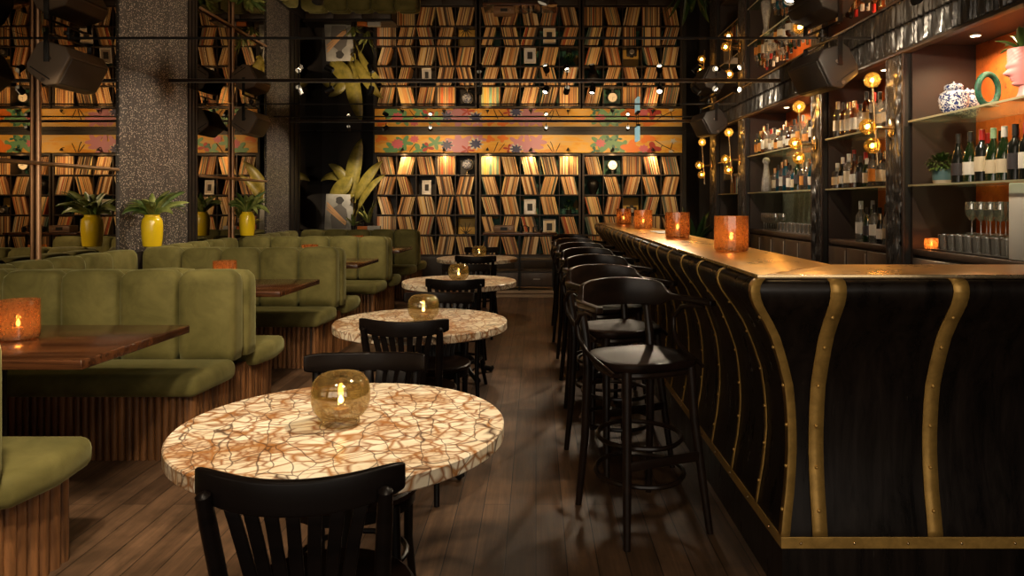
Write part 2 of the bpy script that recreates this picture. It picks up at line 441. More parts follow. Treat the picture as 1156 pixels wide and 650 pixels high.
# ------------------------------------------------------------------ geometry helpers
class G:
    def __init__(s):
        s.v = []; s.f = []
    def add(s, vs, fs):
        n = len(s.v)
        s.v += [tuple(p) for p in vs]; s.f += [tuple(i + n for i in f) for f in fs]
        return s
    def box(s, x0, y0, z0, x1, y1, z1, mat=None):
        vs = [(x, y, z) for z in (z0, z1) for y in (y0, y1) for x in (x0, x1)]
        if mat is not None:
            vs = [mat @ Vector(p) for p in vs]
        return s.add(vs, [(0, 2, 3, 1), (4, 5, 7, 6), (0, 1, 5, 4), (2, 6, 7, 3), (0, 4, 6, 2), (1, 3, 7, 5)])
    def lathe(s, prof, c=(0, 0, 0), n=20, mat=None, cap=True):
        vs = []; fs = []
        k = len(prof)
        for r, z in prof:
            for j in range(n):
                a = 2 * PI * j / n
                p = Vector((r * math.cos(a), r * math.sin(a), z))
                if mat is not None:
                    p = mat @ p
                vs.append((p.x + c[0], p.y + c[1], p.z + c[2]))
        for i in range(k - 1):
            for j in range(n):
                a, b = i * n + j, i * n + (j + 1) % n
                fs.append((a, b, b + n, a + n))
        if cap:
            fs.append(tuple(reversed(range(n))))
            fs.append(tuple((k - 1) * n + j for j in range(n)))
        return s.add(vs, fs)
    def tube(s, pts, rad, n=8, closed=False, flat=1.0, up=None):
        pts = [Vector(p) for p in pts]
        k = len(pts)
        rads = rad if isinstance(rad, (list, tuple)) else [rad] * k
        vs = []; fs = []
        ref = Vector(up) if up else Vector((0.13, 0.21, 0.97)).normalized()
        prev = None
        for i, p in enumerate(pts):
            if closed:
                t = pts[(i + 1) % k] - pts[i - 1]
            else:
                t = pts[min(i + 1, k - 1)] - pts[max(i - 1, 0)]
            t.normalize()
            if up:
                a = t.cross(ref)
            else:
                base = prev if prev is not None else ref
                a = base - t * base.dot(t)
                if a.length < 1e-4:
                    a = t.orthogonal()
            a.normalize()
            if not up:
                prev = a
            b = t.cross(a)
            for j in range(n):
                q = 2 * PI * j / n
                vs.append(p + (a * math.cos(q) + b * math.sin(q) * flat) * rads[i])
        m = k if closed else k - 1
        for i in range(m):
            for j in range(n):
                a0 = i * n + j; a1 = i * n + (j + 1) % n
                b0 = ((i + 1) % k) * n + j; b1 = ((i + 1) % k) * n + (j + 1) % n
                fs.append((a0, a1, b1, b0))
        if not closed:
            fs.append(tuple(reversed(range(n)))); fs.append(tuple((k - 1) * n + j for j in range(n)))
        return s.add(vs, fs)
    def prism(s, poly, z0, z1):
        n = len(poly)
        vs = [(x, y, z0) for x, y in poly] + [(x, y, z1) for x, y in poly]
        fs = [tuple(reversed(range(n))), tuple(range(n, 2 * n))]
        fs += [(i, (i + 1) % n, n + (i + 1) % n, n + i) for i in range(n)]
        return s.add(vs, fs)
    def sheet(s, f, nu, nv, wrap=False):
        vs = [f(i / nu, j / nv) for i in range(nu + 1) for j in range(nv + 1)]
        fs = []
        for i in range(nu):
            for j in range(nv):
                a = i * (nv + 1) + j
                fs.append((a, a + 1, a + nv + 2, a + nv + 1))
        return s.add(vs, fs)
    def ribbon(s, pts, w, t, side):
        """flat bar of width w along side vector(s) and thickness t, following pts"""
        pts = [Vector(p) for p in pts]; k = len(pts)
        vs = []; fs = []
        for i, p in enumerate(pts):
            tg = (pts[min(i + 1, k - 1)] - pts[max(i - 1, 0)]).normalized()
            sd = Vector(side[i] if isinstance(side, list) else side)
            sd = (sd - tg * sd.dot(tg)).normalized()
            nn = tg.cross(sd)
            ww = w[i] if isinstance(w, list) else w
            for a, b in ((-1, -1), (1, -1), (1, 1), (-1, 1)):
                vs.append(p + sd * a * ww / 2 + nn * b * t / 2)
        for i in range(k - 1):
            for j in range(4):
                a = i * 4 + j; b = i * 4 + (j + 1) % 4
                fs.append((a, b, b + 4, a + 4))
        fs.append((3, 2, 1, 0)); e = (k - 1) * 4; fs.append((e, e + 1, e + 2, e + 3))
        return s.add(vs, fs)
    def sphere(s, c, r, n=14, m=9, scl=(1, 1, 1)):
        prof = []
        vs = []; fs = []
        for i in range(1, m):
            a = PI * i / m
            for j in range(n):
                q = 2 * PI * j / n
                vs.append((c[0] + r * scl[0] * math.sin(a) * math.cos(q), c[1] + r * scl[1] * math.sin(a) * math.sin(q), c[2] - r * scl[2] * math.cos(a)))
        for i in range(m - 2):
            for j in range(n):
                a, b = i * n + j, i * n + (j + 1) % n
                fs.append((a, b, b + n, a + n))
        bot = len(vs); vs.append((c[0], c[1], c[2] - r * scl[2])); top = len(vs); vs.append((c[0], c[1], c[2] + r * scl[2]))
        for j in range(n):
            fs.append((bot, (j + 1) % n, j)); fs.append((top, (m - 2) * n + j, (m - 2) * n + (j + 1) % n))
        return s.add(vs, fs)
    def build(s, name, mat, parent=None, smooth=True, bevel=0.0, seg=2, subsurf=0, solid=0.0):
        me = bpy.data.meshes.new(name)
        me.from_pydata(s.v, [], s.f)
        me.update()
        me.materials.append(mat)
        if smooth:
            me.polygons.foreach_set('use_smooth', [True] * len(me.polygons))
            me.set_sharp_from_angle(angle=R(38))
        o = bpy.data.objects.new(name, me)
        C.objects.link(o)
        if parent is not None:
            o.parent = parent
        if solid:
            md = o.modifiers.new('solid', 'SOLIDIFY'); md.thickness = solid; md.offset = 0
        if bevel:
            md = o.modifiers.new('bevel', 'BEVEL'); md.width = bevel; md.segments = seg; md.limit_method = 'ANGLE'; md.angle_limit = R(40)
            if smooth:
                md.harden_normals = False
                me.polygons.foreach_set('use_smooth', [True] * len(me.polygons))
                for a in list(me.attributes):
                    if a.name == 'sharp_edge':
                        me.attributes.remove(a)
        if subsurf:
            md = o.modifiers.new('sub', 'SUBSURF'); md.levels = subsurf; md.render_levels = subsurf
        return o

def tag(o, label=None, cat=None, group=None, kind=None):
    if label: o['label'] = label
    if cat: o['category'] = cat
    if group: o['group'] = group
    if kind: o['kind'] = kind
    return o

def thing(name, label, cat, loc=(0, 0, 0), rz=0.0, group=None):
    o = bpy.data.objects.new(name, None)
    o.empty_display_size = 0.1
    o.location = loc; o.rotation_euler = (0, 0, rz)
    C.objects.link(o)
    return tag(o, label, cat, group)

def structure(o):
    o['kind'] = 'structure'
    return o

def kids(o):
    return [c for c in C.objects if c.parent == o]

def copier(proto):
    """pre-reads the tree once, so that copying many is quick"""
    tree = [(c, kids(c)) for c in kids(proto)]
    def make(loc, rz, label, scale=None):
        r = proto.copy(); C.objects.link(r)
        r.location = loc; r.rotation_euler = (0, 0, rz)
        if scale: r.scale = scale
        r['label'] = label
        for c, gs in tree:
            d = c.copy(); C.objects.link(d); d.parent = r
            for g in gs:
                e = g.copy(); C.objects.link(e); e.parent = d
        return r
    return make

def leaf_blade(g, base, az, length, width, rise=60, droop=70, n=7, fold=0.25, face=None):
    """an arching leaf from base: heading az, starting at elevation rise and drooping"""
    p = Vector(base); pts = []; el = R(rise); step = length / n
    for i in range(n + 1):
        pts.append(p.copy())
        p = p + Vector((math.cos(az) * math.cos(el), math.sin(az) * math.cos(el), math.sin(el))) * step
        el -= R(droop) / n
    side = Vector((-math.sin(az), math.cos(az), 0))
    vs = []; fs = []
    for i, q in enumerate(pts):
        t = i / n
        if face is not None:
            tg = (pts[min(i + 1, n)] - pts[max(i - 1, 0)]).normalized()
            side = tg.cross(Vector(face)).normalized()
        w = width * 0.5 * (math.sin(PI * min(1, t * 0.93 + 0.07)) ** 0.7)
        up = Vector((0, 0, w * fold)) if face is None else Vector(face) * w * fold
        vs += [q - side * w + up, q, q + side * w + up]
    for i in range(n):
        a = i * 3
        fs += [(a, a + 1, a + 4, a + 3), (a + 1, a + 2, a + 5, a + 4)]
    g.add(vs, fs)

ORD = ['first', 'second', 'third', 'fourth', 'fifth', 'sixth', 'seventh', 'eighth', 'ninth', 'tenth', 'eleventh', 'twelfth', 'thirteenth',
       'fourteenth', 'fifteenth', 'sixteenth', 'seventeenth', 'eighteenth', 'nineteenth', 'twentieth', 'twenty-first', 'twenty-second', 'twenty-third', 'twenty-fourth', 'twenty-fifth']

# ================================================================== THE ROOM
MX = -3.655      # face of the mirrored wall
structure(G().box(-3.80, -2.0, -0.08, 3.10, 12.20, 0.0).build('floor', M['floor'], smooth=False))
structure(G().box(-3.80, -2.0, CEIL, 3.10, 12.20, CEIL + 0.06).build('ceiling', M['ceilmirror'], smooth=False))
structure(G().box(-3.80, -2.0, 0, MX - 0.012, 12.20, CEIL).build('wall_left', M['darkwall'], smooth=False))
structure(G().box(3.02, -2.0, 0, 3.10, 12.20, CEIL).build('wall_right', M['darkwall'], smooth=False))
structure(G().box(-3.66, 12.12, 0, 3.02, 12.20, CEIL).build('wall_back', M['darkwall'], smooth=False))
g = G().box(-3.66, -2.0, 0, 3.02, -1.92, 0.50).box(-3.66, -2.0, 2.30, 3.02, -1.92, CEIL).box(-3.66, -2.0, 0.50, -3.14, -1.92, 2.30).box(2.54, -2.0, 0.50, 3.02, -1.92, 2.30)
structure(g.build('wall_front', M['darkwall'], smooth=False))
g = G()
for x in (-3.14, -1.74, -0.34, 1.06, 2.48):
    g.box(x, -1.99, 0.50, x + 0.06, -1.93, 2.30)
structure(g.build('window_added_1', M['darkwood'], smooth=False))  # unseen frame, added to go with the fill light behind the camera
structure(G().box(MX - 0.011, 6.19, 0, MX + 0.015, 7.40, CEIL - 0.002).build('wall_pillar', M['pillar'], smooth=False))
structure(G().box(MX - 0.011, 9.58, 0, MX + 0.015, 10.44, CEIL - 0.002).build('wall_pillar', M['pillar'], smooth=False))
k = 0
for y0, y1 in ((7.40, 7.62), (10.44, 10.95)):
    k += 1
    g = G().box(MX - 0.011, y0, 0, MX + 0.012, y1, CEIL - 0.002)
    for q in range(3):
        yy = y0 + (y1 - y0) * (q + 0.5) / 3
        g.box(MX + 0.012, yy - 0.02, 0, MX + 0.026, yy + 0.02, CEIL - 0.002)
    structure(g.build('trim_%d' % k, M['darkwood'], smooth=False))
for y0, y1, lab in ((-1.9, 6.19, 'long smoked mirror panel on the wall behind the front booths'),
                    (7.62, 9.58, 'smoked mirror panel between the two sparkling pillars'),
                    (10.95, 12.11, 'smoked mirror panel behind the banana plant and portrait')):
    tag(G().box(MX - 0.010, y0, 0.0, MX, y1, CEIL - 0.002).build('smoked_mirror', M['mirror'], smooth=False), lab, 'mirror')
# joints of the ceiling mirror sheets
for q, (y, w) in enumerate(((5.16, 0.012), (8.6, 0.010), (9.85, 0.03), (11.76, 0.05))):
    structure(G().box(-3.64, y - w / 2, CEIL - 0.008, 2.44, y + w / 2, CEIL - 0.0005).build('trim_%d' % (q + 3), M['black'], smooth=False))

# brass rail and posts on the mirrored wall
def tube_post(x, y, z0, z1, r):
    return G().tube([(x, y, z0), (x, y, z1)], r, 14)

def wall_speaker(loc, rz, tilt, label, hang=1):
    t = thing('loudspeaker', label, 'speaker', loc, rz)
    sg = hang                                   # +1: the grille looks to +x, -1: to -x
    P = [(.12, -.105), (.12, .105), (.055, .150), (-.10, .118), (-.125, .075), (-.125, -.075), (-.10, -.118), (.055, -.150)]
    ca, sa = math.cos(R(tilt)), math.sin(R(tilt))
    def ring(poly, y):
        return [(sg * (x * ca + z * sa), y, -x * sa + z * ca) for x, z in poly]
    def block(poly, y0, y1):
        g = G(); n = len(poly)
        g.add(ring(poly, y0) + ring(poly, y1), [tuple(range(n)), tuple(reversed(range(n, 2 * n)))] + [(i, i + n, (i + 1) % n + n, (i + 1) % n) for i in range(n)])
        return g
    block(P, -0.22, 0.22).build('cabinet', M['speaker'] if sg > 0 else M['speaker_dark'], t, bevel=0.012, seg=3)
    block([(.121, -.10), (.121, .10), (.131, .09), (.131, -.09)], -0.20, 0.20).build('grille', M['speakergrille'] if sg > 0 else M['speaker_dark'], t, bevel=0.003)
    block([(-.09, -.085), (-.09, -.078), (.07, -.092), (.07, -.10)], -0.2215, -0.2195).build('end_slot', M['black'], t, smooth=False)
    for px, pz in ((0.0, 0.03), (0.03, -0.118)):
        block([(px + 0.013 * math.cos(a), pz + 0.013 * math.sin(a)) for a in [2 * PI * k / 12 for k in range(12)]], -0.225, -0.2195).build('end_cap_screw', M['speakergrille'], t)
    G().ribbon([(0, -0.232, 0), (0, -0.232, 0.20), (0, 0.232, 0.20), (0, 0.232, 0)], 0.035, 0.006, (1, 0, 0)).build('yoke', M['iron'], t, bevel=0.001)
    return t

for y, lab in ((5.18, 'tall copper-coloured post against the long mirror, with a loudspeaker at its top'),
               (8.50, 'tall copper-coloured post against the mirror between the sparkling pillars')):
    t = thing('brass_post', lab, 'post', (MX + 0.0195, y, 0))
    G().tube([(0, 0, 0.0), (0, 0, CEIL - 0.003)], 0.018, 16).build('tube', M['copper'], t)
    G().lathe([(0.019, 0), (0.019, 0.03), (0.0185, 0.035)]).build('floor_flange', M['copper'], t)
for y0, y1, lab in ((3.2, 6.15, 'thin copper-coloured rail running across the long mirror'), (7.66, 9.54, 'thin copper-coloured rail across the mirror between the pillars')):
    g = G().tube([(MX + 0.028, y0, 1.63), (MX + 0.028, y1, 1.63)], 0.014, 10)
    for yy in (y0 + 0.1, y1 - 0.1):
        g.tube([(MX, yy, 1.63), (MX + 0.028, yy, 1.63)], 0.008, 8)
    tag(g.build('copper_rail', M['copper']), lab, 'rail')

wall_speaker((-3.31, 5.02, 2.295), 0, 28, 'lit-brown loudspeaker tilted down beside the first sparkling pillar', 1)
wall_speaker((-3.38, 8.42, 2.29), 0, 28, 'lit-brown loudspeaker tilted down between the two pillars', 1)
wall_speaker((2.06, 5.10, 2.29), R(8), 28, 'dark loudspeaker hung in front of the carved pelmet over the bar', -1)
wall_speaker((2.06, 8.45, 2.29), R(8), 28, 'dark loudspeaker hung over the far end of the bar', -1)
for x, y, lab in ((2.06, 5.10, 'short black drop rod holding the loudspeaker over the bar'), (2.06, 8.45, 'short black drop rod holding the loudspeaker at the far bar end'),
                  (-3.31, 5.02, 'short black drop rod above the loudspeaker by the first pillar'), (-3.38, 8.42, 'short black drop rod above the loudspeaker between the pillars')):
    g = G().tube([(x, y, 2.492), (x, y, CEIL - 0.001)], 0.012, 8).lathe([(0.03, 0), (0.03, 0.012)], (x, y, CEIL - 0.013), 14)
    tag(g.build('hanging_rod', M['iron']), lab, 'rod')

# lighting tracks on the ceiling
for y, x0, x1, lab in ((6.96, -3.60, 2.40, 'black lighting track across the mirrored ceiling above the third table'),
                       (3.75, -3.60, 2.40, 'black lighting track across the mirrored ceiling above the bar corner'),
                       (10.40, -3.60, 2.40, 'black lighting track across the ceiling near the record shelves')):
    t = thing('lighting_track', lab, 'track', (0, y, CEIL - 0.016))
    G().box(x0, -0.02, 0, x1, 0.02, 0.015).build('rail', M['cabwood'], t, bevel=0.003)
    G().box(x0, -0.006, -0.003, x1, 0.006, 0.0).build('conductor', M['steel'], t)

def ceiling_spot(loc, target, label, lamp=True):
    t = thing('ceiling_spotlight', label, 'spotlight', loc)
    d = (Vector(target) - Vector(loc)).normalized()
    q = Vector((0, 0, -1)).rotation_difference(d).to_matrix().to_4x4()
    G().lathe([(0.026, 0.035), (0.030, 0.02), (0.030, -0.045), (0.026, -0.048)], n=16, mat=q, cap=False).build('can', M['black'], t)
    G().lathe([(0.001, -0.030), (0.024, -0.030)], n=16, mat=q, cap=False).build('lens', M['lens'], t)
    G().tube([(0, 0, 0.0), (0, 0, 0.07)], 0.006, 8).build('stem', M['black'], t)
    return t

for loc, tgt, w, deg, lab, srad in SPOTS:
    ceiling_spot(loc, tgt, 'small black ' + lab)
    d = (Vector(tgt) - Vector(loc)).normalized()
    spot(Vector(loc) + d * 0.055, tgt, w, deg, 0.85, rad=srad)
for x, tgt, w, deg, lab in ((-2.75, (-3.0, 11.9, 1.2), 85, 50, 'small black spot aimed at the portrait and banana plant'),
                         (-2.2, (-3.66, 10.0, 1.5), 60, 70, 'small black spot aimed at the far pillar'),
                         (1.35, (1.5, 11.8, 1.95), 75, 95, 'small black added spot brightening the far record shelf by the bar'),  # this and the next two are added to brighten shelves and frieze
                         (0.15, (0.0, 11.8, 1.95), 75, 95, 'small black added spot brightening the record shelf above the console'),
                         (-1.55, (-1.7, 11.8, 1.95), 75, 95, 'small black added spot brightening the record shelf by the plants')):
    ceiling_spot((x, 10.40, 2.44), tgt, lab)
    d = (Vector(tgt) - Vector((x, 10.40, 2.44))).normalized()
    spot(Vector((x, 10.40, 2.44)) + d * 0.055, tgt, w, deg, 0.7, col=RECWARM if x > -2 else WARM)
for loc, tgt, w, deg, lab in (((1.75, 3.75, 2.44), (2.5, 5.0, 2.30), 60, 70, 'small black added spot brightening the pelmet above the wine bay'),  # first three are added to brighten the carved pelmet and column
                              ((1.75, 6.88, 2.44), (2.5, 8.0, 2.20), 60, 80, 'small black added spot brightening the pelmet above the wide bay'),
                              ((1.95, 6.88, 2.44), (2.5, 5.6, 2.20), 50, 80, 'small black added spot brightening the column between the spirit bays'),
                              ((-2.0, 6.88, 2.44), (-3.66, 6.8, 1.55), 110, 85, 'small black spot washing the first sparkling pillar'),
                              ((-2.9, 3.75, 2.44), (-3.4, 6.2, 1.1), 45, 40, 'small black spot aimed at the first yellow vase'),
                              ((2.0, 3.75, 2.44), (2.9, 4.2, 1.3), 60, 80, 'small black spot aimed at the wine shelves'),
                              ((1.55, 6.88, 2.44), (2.9, 6.6, 1.2), 70, 90, 'small black spot aimed at the spirit shelves')):
    ceiling_spot(loc, tgt, lab)
    d = (Vector(tgt) - Vector(loc)).normalized()
    spot(Vector(loc) + d * 0.055, tgt, w, deg, 0.7)

# lit sign seen edge-on
t = thing('hanging_sign', 'slim pale blue lit sign seen edge-on under the ceiling before the floral frieze', 'sign', (1.46, 10.2, 2.23))
G().box(-0.018, -0.14, 0, 0.018, 0.14, 0.20).build('sign_body', M['exit'], t, bevel=0.004)
G().box(-0.022, -0.15, 0.20, 0.022, 0.15, 0.225).build('mount', M['iron'], t, bevel=0.003)
for y in (-0.09, 0.09):
    G().tube([(0, y, 0.225), (0, y, 0.308)], 0.005, 8).build('hanger', M['iron'], t)

# ================================================================== THE BAR
DZ = [(0.178, 0.0), (0.217, 0.0), (0.24, -0.004), (0.282, -0.010), (0.36, -0.024), (0.4385, -0.033), (0.50, -0.037), (0.568, -0.036), (0.65, -0.029), (0.724, -0.018),
      (0.80, 0.008), (0.86, 0.032), (0.90, 0.050), (0.95, 0.082), (0.99, 0.112), (1.015, 0.130), (1.04, 0.142), (1.06, 0.146), (1.078, 0.143), (1.090, 0.134), (1.096, 0.120)]
BX, BY, BEND, BRX = 0.83, 2.387, 8.30, 2.40
def d_at(z):
    for (z0, d0), (z1, d1) in zip(DZ, DZ[1:]):
        if z0 <= z <= z1:
            return d0 + (d1 - d0) * (z - z0) / (z1 - z0)
    return 0.0
bar = thing('bar_counter', 'long black lacquered bar counter with a waisted front and curved brass straps', 'bar counter', (0, 0, 0))
g = G()
vs = []; fs = []
prof = [(z, d) for z, d in DZ]
stn = [lambda d: (BX - d, BEND), lambda d: (BX - d, BY - d), lambda d: (BRX, BY - d)]
n = len(prof)
for st in stn:
    for z, d in prof:
        x, y = st(d); vs.append((x, y, z))
for s_ in range(2):
    for i in range(n - 1):
        a = s_ * n + i
        fs.append((a, a + n, a + n + 1, a + 1))
g.add(vs, fs)
# closing back faces so that the body is a solid
ib = [(BX + 0.30, BEND), (BX + 0.30, BY + 0.30), (BRX, BY + 0.30)]
base = len(g.v)
for x, y in ib:
    g.v.append((x, y, 0.178)); g.v.append((x, y, 1.096))
for s_ in range(2):
    g.f.append((base + s_ * 2, base + s_ * 2 + 1, base + s_ * 2 + 3, base + s_ * 2 + 2))
    g.f.append((s_ * n + n - 1, (s_ + 1) * n + n - 1, base + (s_ + 1) * 2 + 1, base + s_ * 2 + 1))
g.f.append(tuple([i for i in range(n)] + [base + 1, base]))
g.f.append(tuple([2 * n + i for i in reversed(range(n))] + [base + 4, base + 5]))
g.build('counter_body', M['barwood'], bar)
G().prism([(BX, BEND), (BX, BY), (BRX, BY), (BRX, BY + 0.30), (BX + 0.30, BY + 0.30), (BX + 0.30, BEND)], 0.0, 0.177).build('kick_panel', M['barwood'], bar, smooth=False)
# brass base band wrapping the corner
e = 0.006
g = G().prism([(BX - e, BEND), (BX - e, BY - e), (BRX, BY - e), (BRX, BY - 0.0005), (BX - 0.0005, BY - 0.0005), (BX - 0.0005, BEND)], 0.178, 0.217)
g.build('base_band', M['brass'], bar, smooth=False, bevel=0.002)
g = G()
for i in range(24):
    yy = BY + 0.12 + i * 0.25
    if yy < BEND: g.sphere((BX - e, yy, 0.197), 0.005, 8, 5)
for i in range(9):
    g.sphere((BX + 0.06 + i * 0.18, BY - e, 0.197), 0.005, 8, 5)
g.build('band_rivets', M['brass_bright'], bar)
def strap(kind, pos, w):
    """kind 'side': on the aisle face at Y pos; 'front': at X pos; 'corner': on the mitre"""
    pts = []; nz = [0.217 + (1.098 - 0.217) * i / 44 for i in range(45)]
    zz = sorted(set(nz + [z for z, d in DZ if z >= 0.217]))
    vs = []; fs = []
    for z in zz:
        d = d_at(min(z, 1.096)) + 0.004
        if kind == 'side':
            vs += [(BX - d, pos - w / 2, z), (BX - d, pos + w / 2, z)]
        elif kind == 'front':
            vs += [(pos - w / 2, BY - d, z), (pos + w / 2, BY - d, z)]
        else:
            vs += [(BX - d, BY - d + w * .8, z), (BX - d, BY - d, z), (BX - d + w * .8, BY - d, z)]
    m = 3 if kind == 'corner' else 2
    for i in range(len(zz) - 1):
        for j in range(m - 1):
            a = i * m + j
            fs.append((a, a + 1, a + m + 1, a + m) if kind == 'front' else (a, a + 1, a + m + 1, a + m))
    g = G().add(vs, fs)
    for z in (0.30, 0.44, 0.58, 0.72, 0.86, 0.97):
        d = d_at(z) + 0.006
        if kind == 'side':
            g.sphere((BX - d, pos, z), 0.005, 8, 5)
        elif kind == 'front':
            g.sphere((pos, BY - d, z), 0.005, 8, 5)
        else:
            g.sphere((BX - d, BY - d + w * .4, z), 0.005, 8, 5)
    return g.build('brass_strap', M['brass'], bar, solid=0.004)
strap('corner', 0, 0.034)
for i in range(17):
    strap('side', 2.66 + 0.335 * i, 0.023)
for x in (0.956, 1.344, 1.732, 2.12):
    strap('front', x, 0.050)
# the brass top: a thing of its own, with a mitre seam
TW = 0.40
o0 = 0.118
t = thing('brass_worktop', 'worn gold-coloured brass bar top turning the corner of the counter', 'bar top', (0, 0, 1.0965))
G().prism([(BX - o0, BEND), (BX - o0, BY - o0), (BX - o0 + TW, BY - o0 + TW), (BX - o0 + TW, BEND)], 0, 0.012).build('side_sheet', M['brass_top'], t, bevel=0.003)
G().prism([(BX - o0 + 0.002, BY - o0), (BRX, BY - o0), (BRX, BY - o0 + TW), (BX - o0 + TW + 0.002, BY - o0 + TW)], 0, 0.012).build('front_sheet', M['brass_top'], t, bevel=0.003)
g = G().box(BX - o0 - 0.004, BY - o0, 0.001, BX - o0, BEND, 0.014).box(BX - o0 - 0.004, BY - o0 - 0.004, 0.001, BRX, BY - o0, 0.014)
g.build('edge_trim', M['brass_bright'], t, bevel=0.001)

# ------------------------------------------------------------------ back bar
FX, KX = 2.50, 2.96        # face plane and back plane of the shelving
SH_LO, SH_HI, CT = 1.462, 1.892, 1.032
def wavy_face(y0, y1, z0, z1, ny, nz, zf=1.0, freq=22, amp=1.0):
    def f(u, v):
        y = y0 + (y1 - y0) * u; z = z0 + (z1 - z0) * v
        ph = 1.6 * math.sin(z * 5.1 + 1.3) + 1.1 * math.sin(z * 11.3 + y * 3) + 0.9 * math.sin(z * 23 + y * 9) + 1.5 * math.sin(z * 31 + math.floor(y * 11) * 2.4)
        ph = ph * zf + (1 - zf) * (2.2 * math.sin(y * 8) + 1.2 * math.sin(z * 14 + y * 40))
        a = math.sin(y * freq * 6.283 + ph) * (0.6 + 0.4 * math.sin(z * 7 * zf + y * 17))
        a2 = math.sin(y * freq * 14 + ph * 2.1 + 2)
        return (FX - 0.021 - amp * (0.010 * a + 0.006 * a2), y, z)
    return G().sheet(f, ny, nz)
pel = thing('carved_pelmet', 'long black pelmet carved with wavy vertical ridges above the back bar', 'pelmet', (0, 0, 0))
wavy_face(3.0, 10.1, 2.375, CEIL - 0.004, 1500, 10, zf=0.0, freq=15).build('carved_face', M['carved'], pel, solid=0.003)
G().box(FX - 0.004, 3.0, 2.372, FX + 0.03, 10.1, CEIL - 0.004).build('board', M['black'], pel, smooth=False)
G().box(FX - 0.034, 3.0, 2.352, FX + 0.03, 10.1, 2.372).build('lower_rail', M['cabwood'], pel, bevel=0.003)
cols = ((4.785, 5.025, 'by the wine bay'), (6.15, 6.39, 'between the two spirit bays'), (8.40, 8.70, 'between the wide bay and the towel bay'), (9.76, 10.10, 'at the far end of the back bar'))
for y0, y1, where in cols:
    t = thing('carved_column', 'black column carved with wavy ridges ' + where, 'column', (0, 0, 0))
    wavy_face(y0 + 0.03, y1 - 0.03, 0.0, 2.35, 40, 150, freq=17).build('carved_face', M['carved'], t, solid=0.003)
    G().box(FX - 0.006, y0, 0, FX + 0.03, y1, 2.351).build('board', M['black'], t, smooth=False)
    for yy in (y0, y1 - 0.025):
        G().box(FX - 0.022, yy, 0, FX - 0.006, yy + 0.025, 2.351).build('edge_strip', M['bayside'], t, bevel=0.003)
bays = ((3.0, 4.785, 'wine bay', True), (5.025, 6.15, 'near spirit bay', True), (6.39, 8.40, 'wide spirit bay', True), (8.70, 9.76, 'towel bay', False))
for y0, y1, nm, orange in bays:
    t = thing('bar_cabinet', {'wine bay': 'dark open shelving bay with orange back holding the wine and the pink planter',
                              'near spirit bay': 'dark open shelving bay of spirits beside the wine bay',
                              'wide spirit bay': 'wide open shelving bay with a grey stone panel and many spirits',
                              'towel bay': 'narrow far shelving bay holding books and a hanging towel'}[nm], 'shelving', (0, 0, 0))
    G().box(KX, y0, CT, KX + 0.03, y1, 2.50).build('back_panel', M['rust'] if orange else M['bayside'], t, smooth=False)
    for yy in (y0 + 0.001, y1 - 0.021):
        G().box(FX + 0.031, yy, 0.0, KX - 0.001, yy + 0.02, 2.50).build('side_panel', M['bayside'], t, smooth=False)
    G().box(FX + 0.031, y0 + 0.022, 2.40, KX - 0.001, y1 - 0.022, 2.43).build('top_panel', M['bayside'], t, smooth=False)
    for z in (SH_LO, SH_HI):
        s = G().box(FX + 0.005, y0 + 0.023, z - 0.012, KX - 0.004, y1 - 0.023, z).build('glass_shelf', M['shelfglass'], t, smooth=False)
        G().box(FX + 0.0, y0 + 0.023, z - 0.012, FX + 0.0045, y1 - 0.023, z).build('shelf_edge', M['shelfedge'], s, smooth=False)
    # lower cupboards
    G().box(FX + 0.05, y0 + 0.022, 0.0, KX, y1 - 0.022, CT - 0.041).build('cupboard_body', M['black'], t, smooth=False)
    nd = max(2, round((y1 - y0) / 0.42))
    for i in range(nd):
        a = y0 + 0.03 + (y1 - y0 - 0.06) * i / nd; b = y0 + 0.03 + (y1 - y0 - 0.06) * (i + 1) / nd
        if nm == 'wine bay':
            d = G().box(FX + 0.025, a + 0.006, 0.62, FX + 0.049, b - 0.006, CT - 0.06).build('drawer', M['steel'], t, bevel=0.003)
            G().box(FX + 0.014, a + 0.16, 0.84, FX + 0.0245, b - 0.16, 0.865).build('handle', M['black'], d, bevel=0.002)
        else:
            d = G().box(FX + 0.025, a + 0.006, 0.12, FX + 0.049, b - 0.006, CT - 0.06).build('door', M['cabwood'], t, bevel=0.003)
            G().box(FX + 0.016, a + 0.008, 0.14, FX + 0.0245, a + 0.022, CT - 0.08).build('edge_pull', M['steel'], d, bevel=0.002)
    t2 = tag(G().box(FX + 0.031, y0 + 0.022, CT - 0.040, KX - 0.001, y1 - 0.022, CT).build('back_counter', M['cabwood'], bevel=0.003),
             {'wine bay': 'brown counter board under the wine shelves holding rows of glasses', 'near spirit bay': 'brown counter board under the near spirit shelves',
              'wide spirit bay': 'brown counter board in front of the grey stone panel', 'towel bay': 'brown counter board in the far towel bay'}[nm], 'counter')
# orange far half only: a dark lining behind bay shelves' far part, and the stone panel of the wide bay
tag(G().box(KX - 0.05, 7.40, CT + 0.002, KX - 0.012, 8.36, SH_LO - 0.014).box(KX - 0.05, 7.40, SH_LO + 0.001, KX - 0.012, 8.36, SH_HI - 0.015).build('stone_panel', M['concrete'], smooth=False), 'grey stone panel standing behind the bottles of the wide bay', 'panel')
tag(G().box(FX + 0.04, 3.62, CT + 0.002, FX + 0.14, 3.81, SH_LO - 0.015).build('white_post', M['white'], bevel=0.006), 'white upright box at the end of the row of glasses under the wine shelf', 'box')

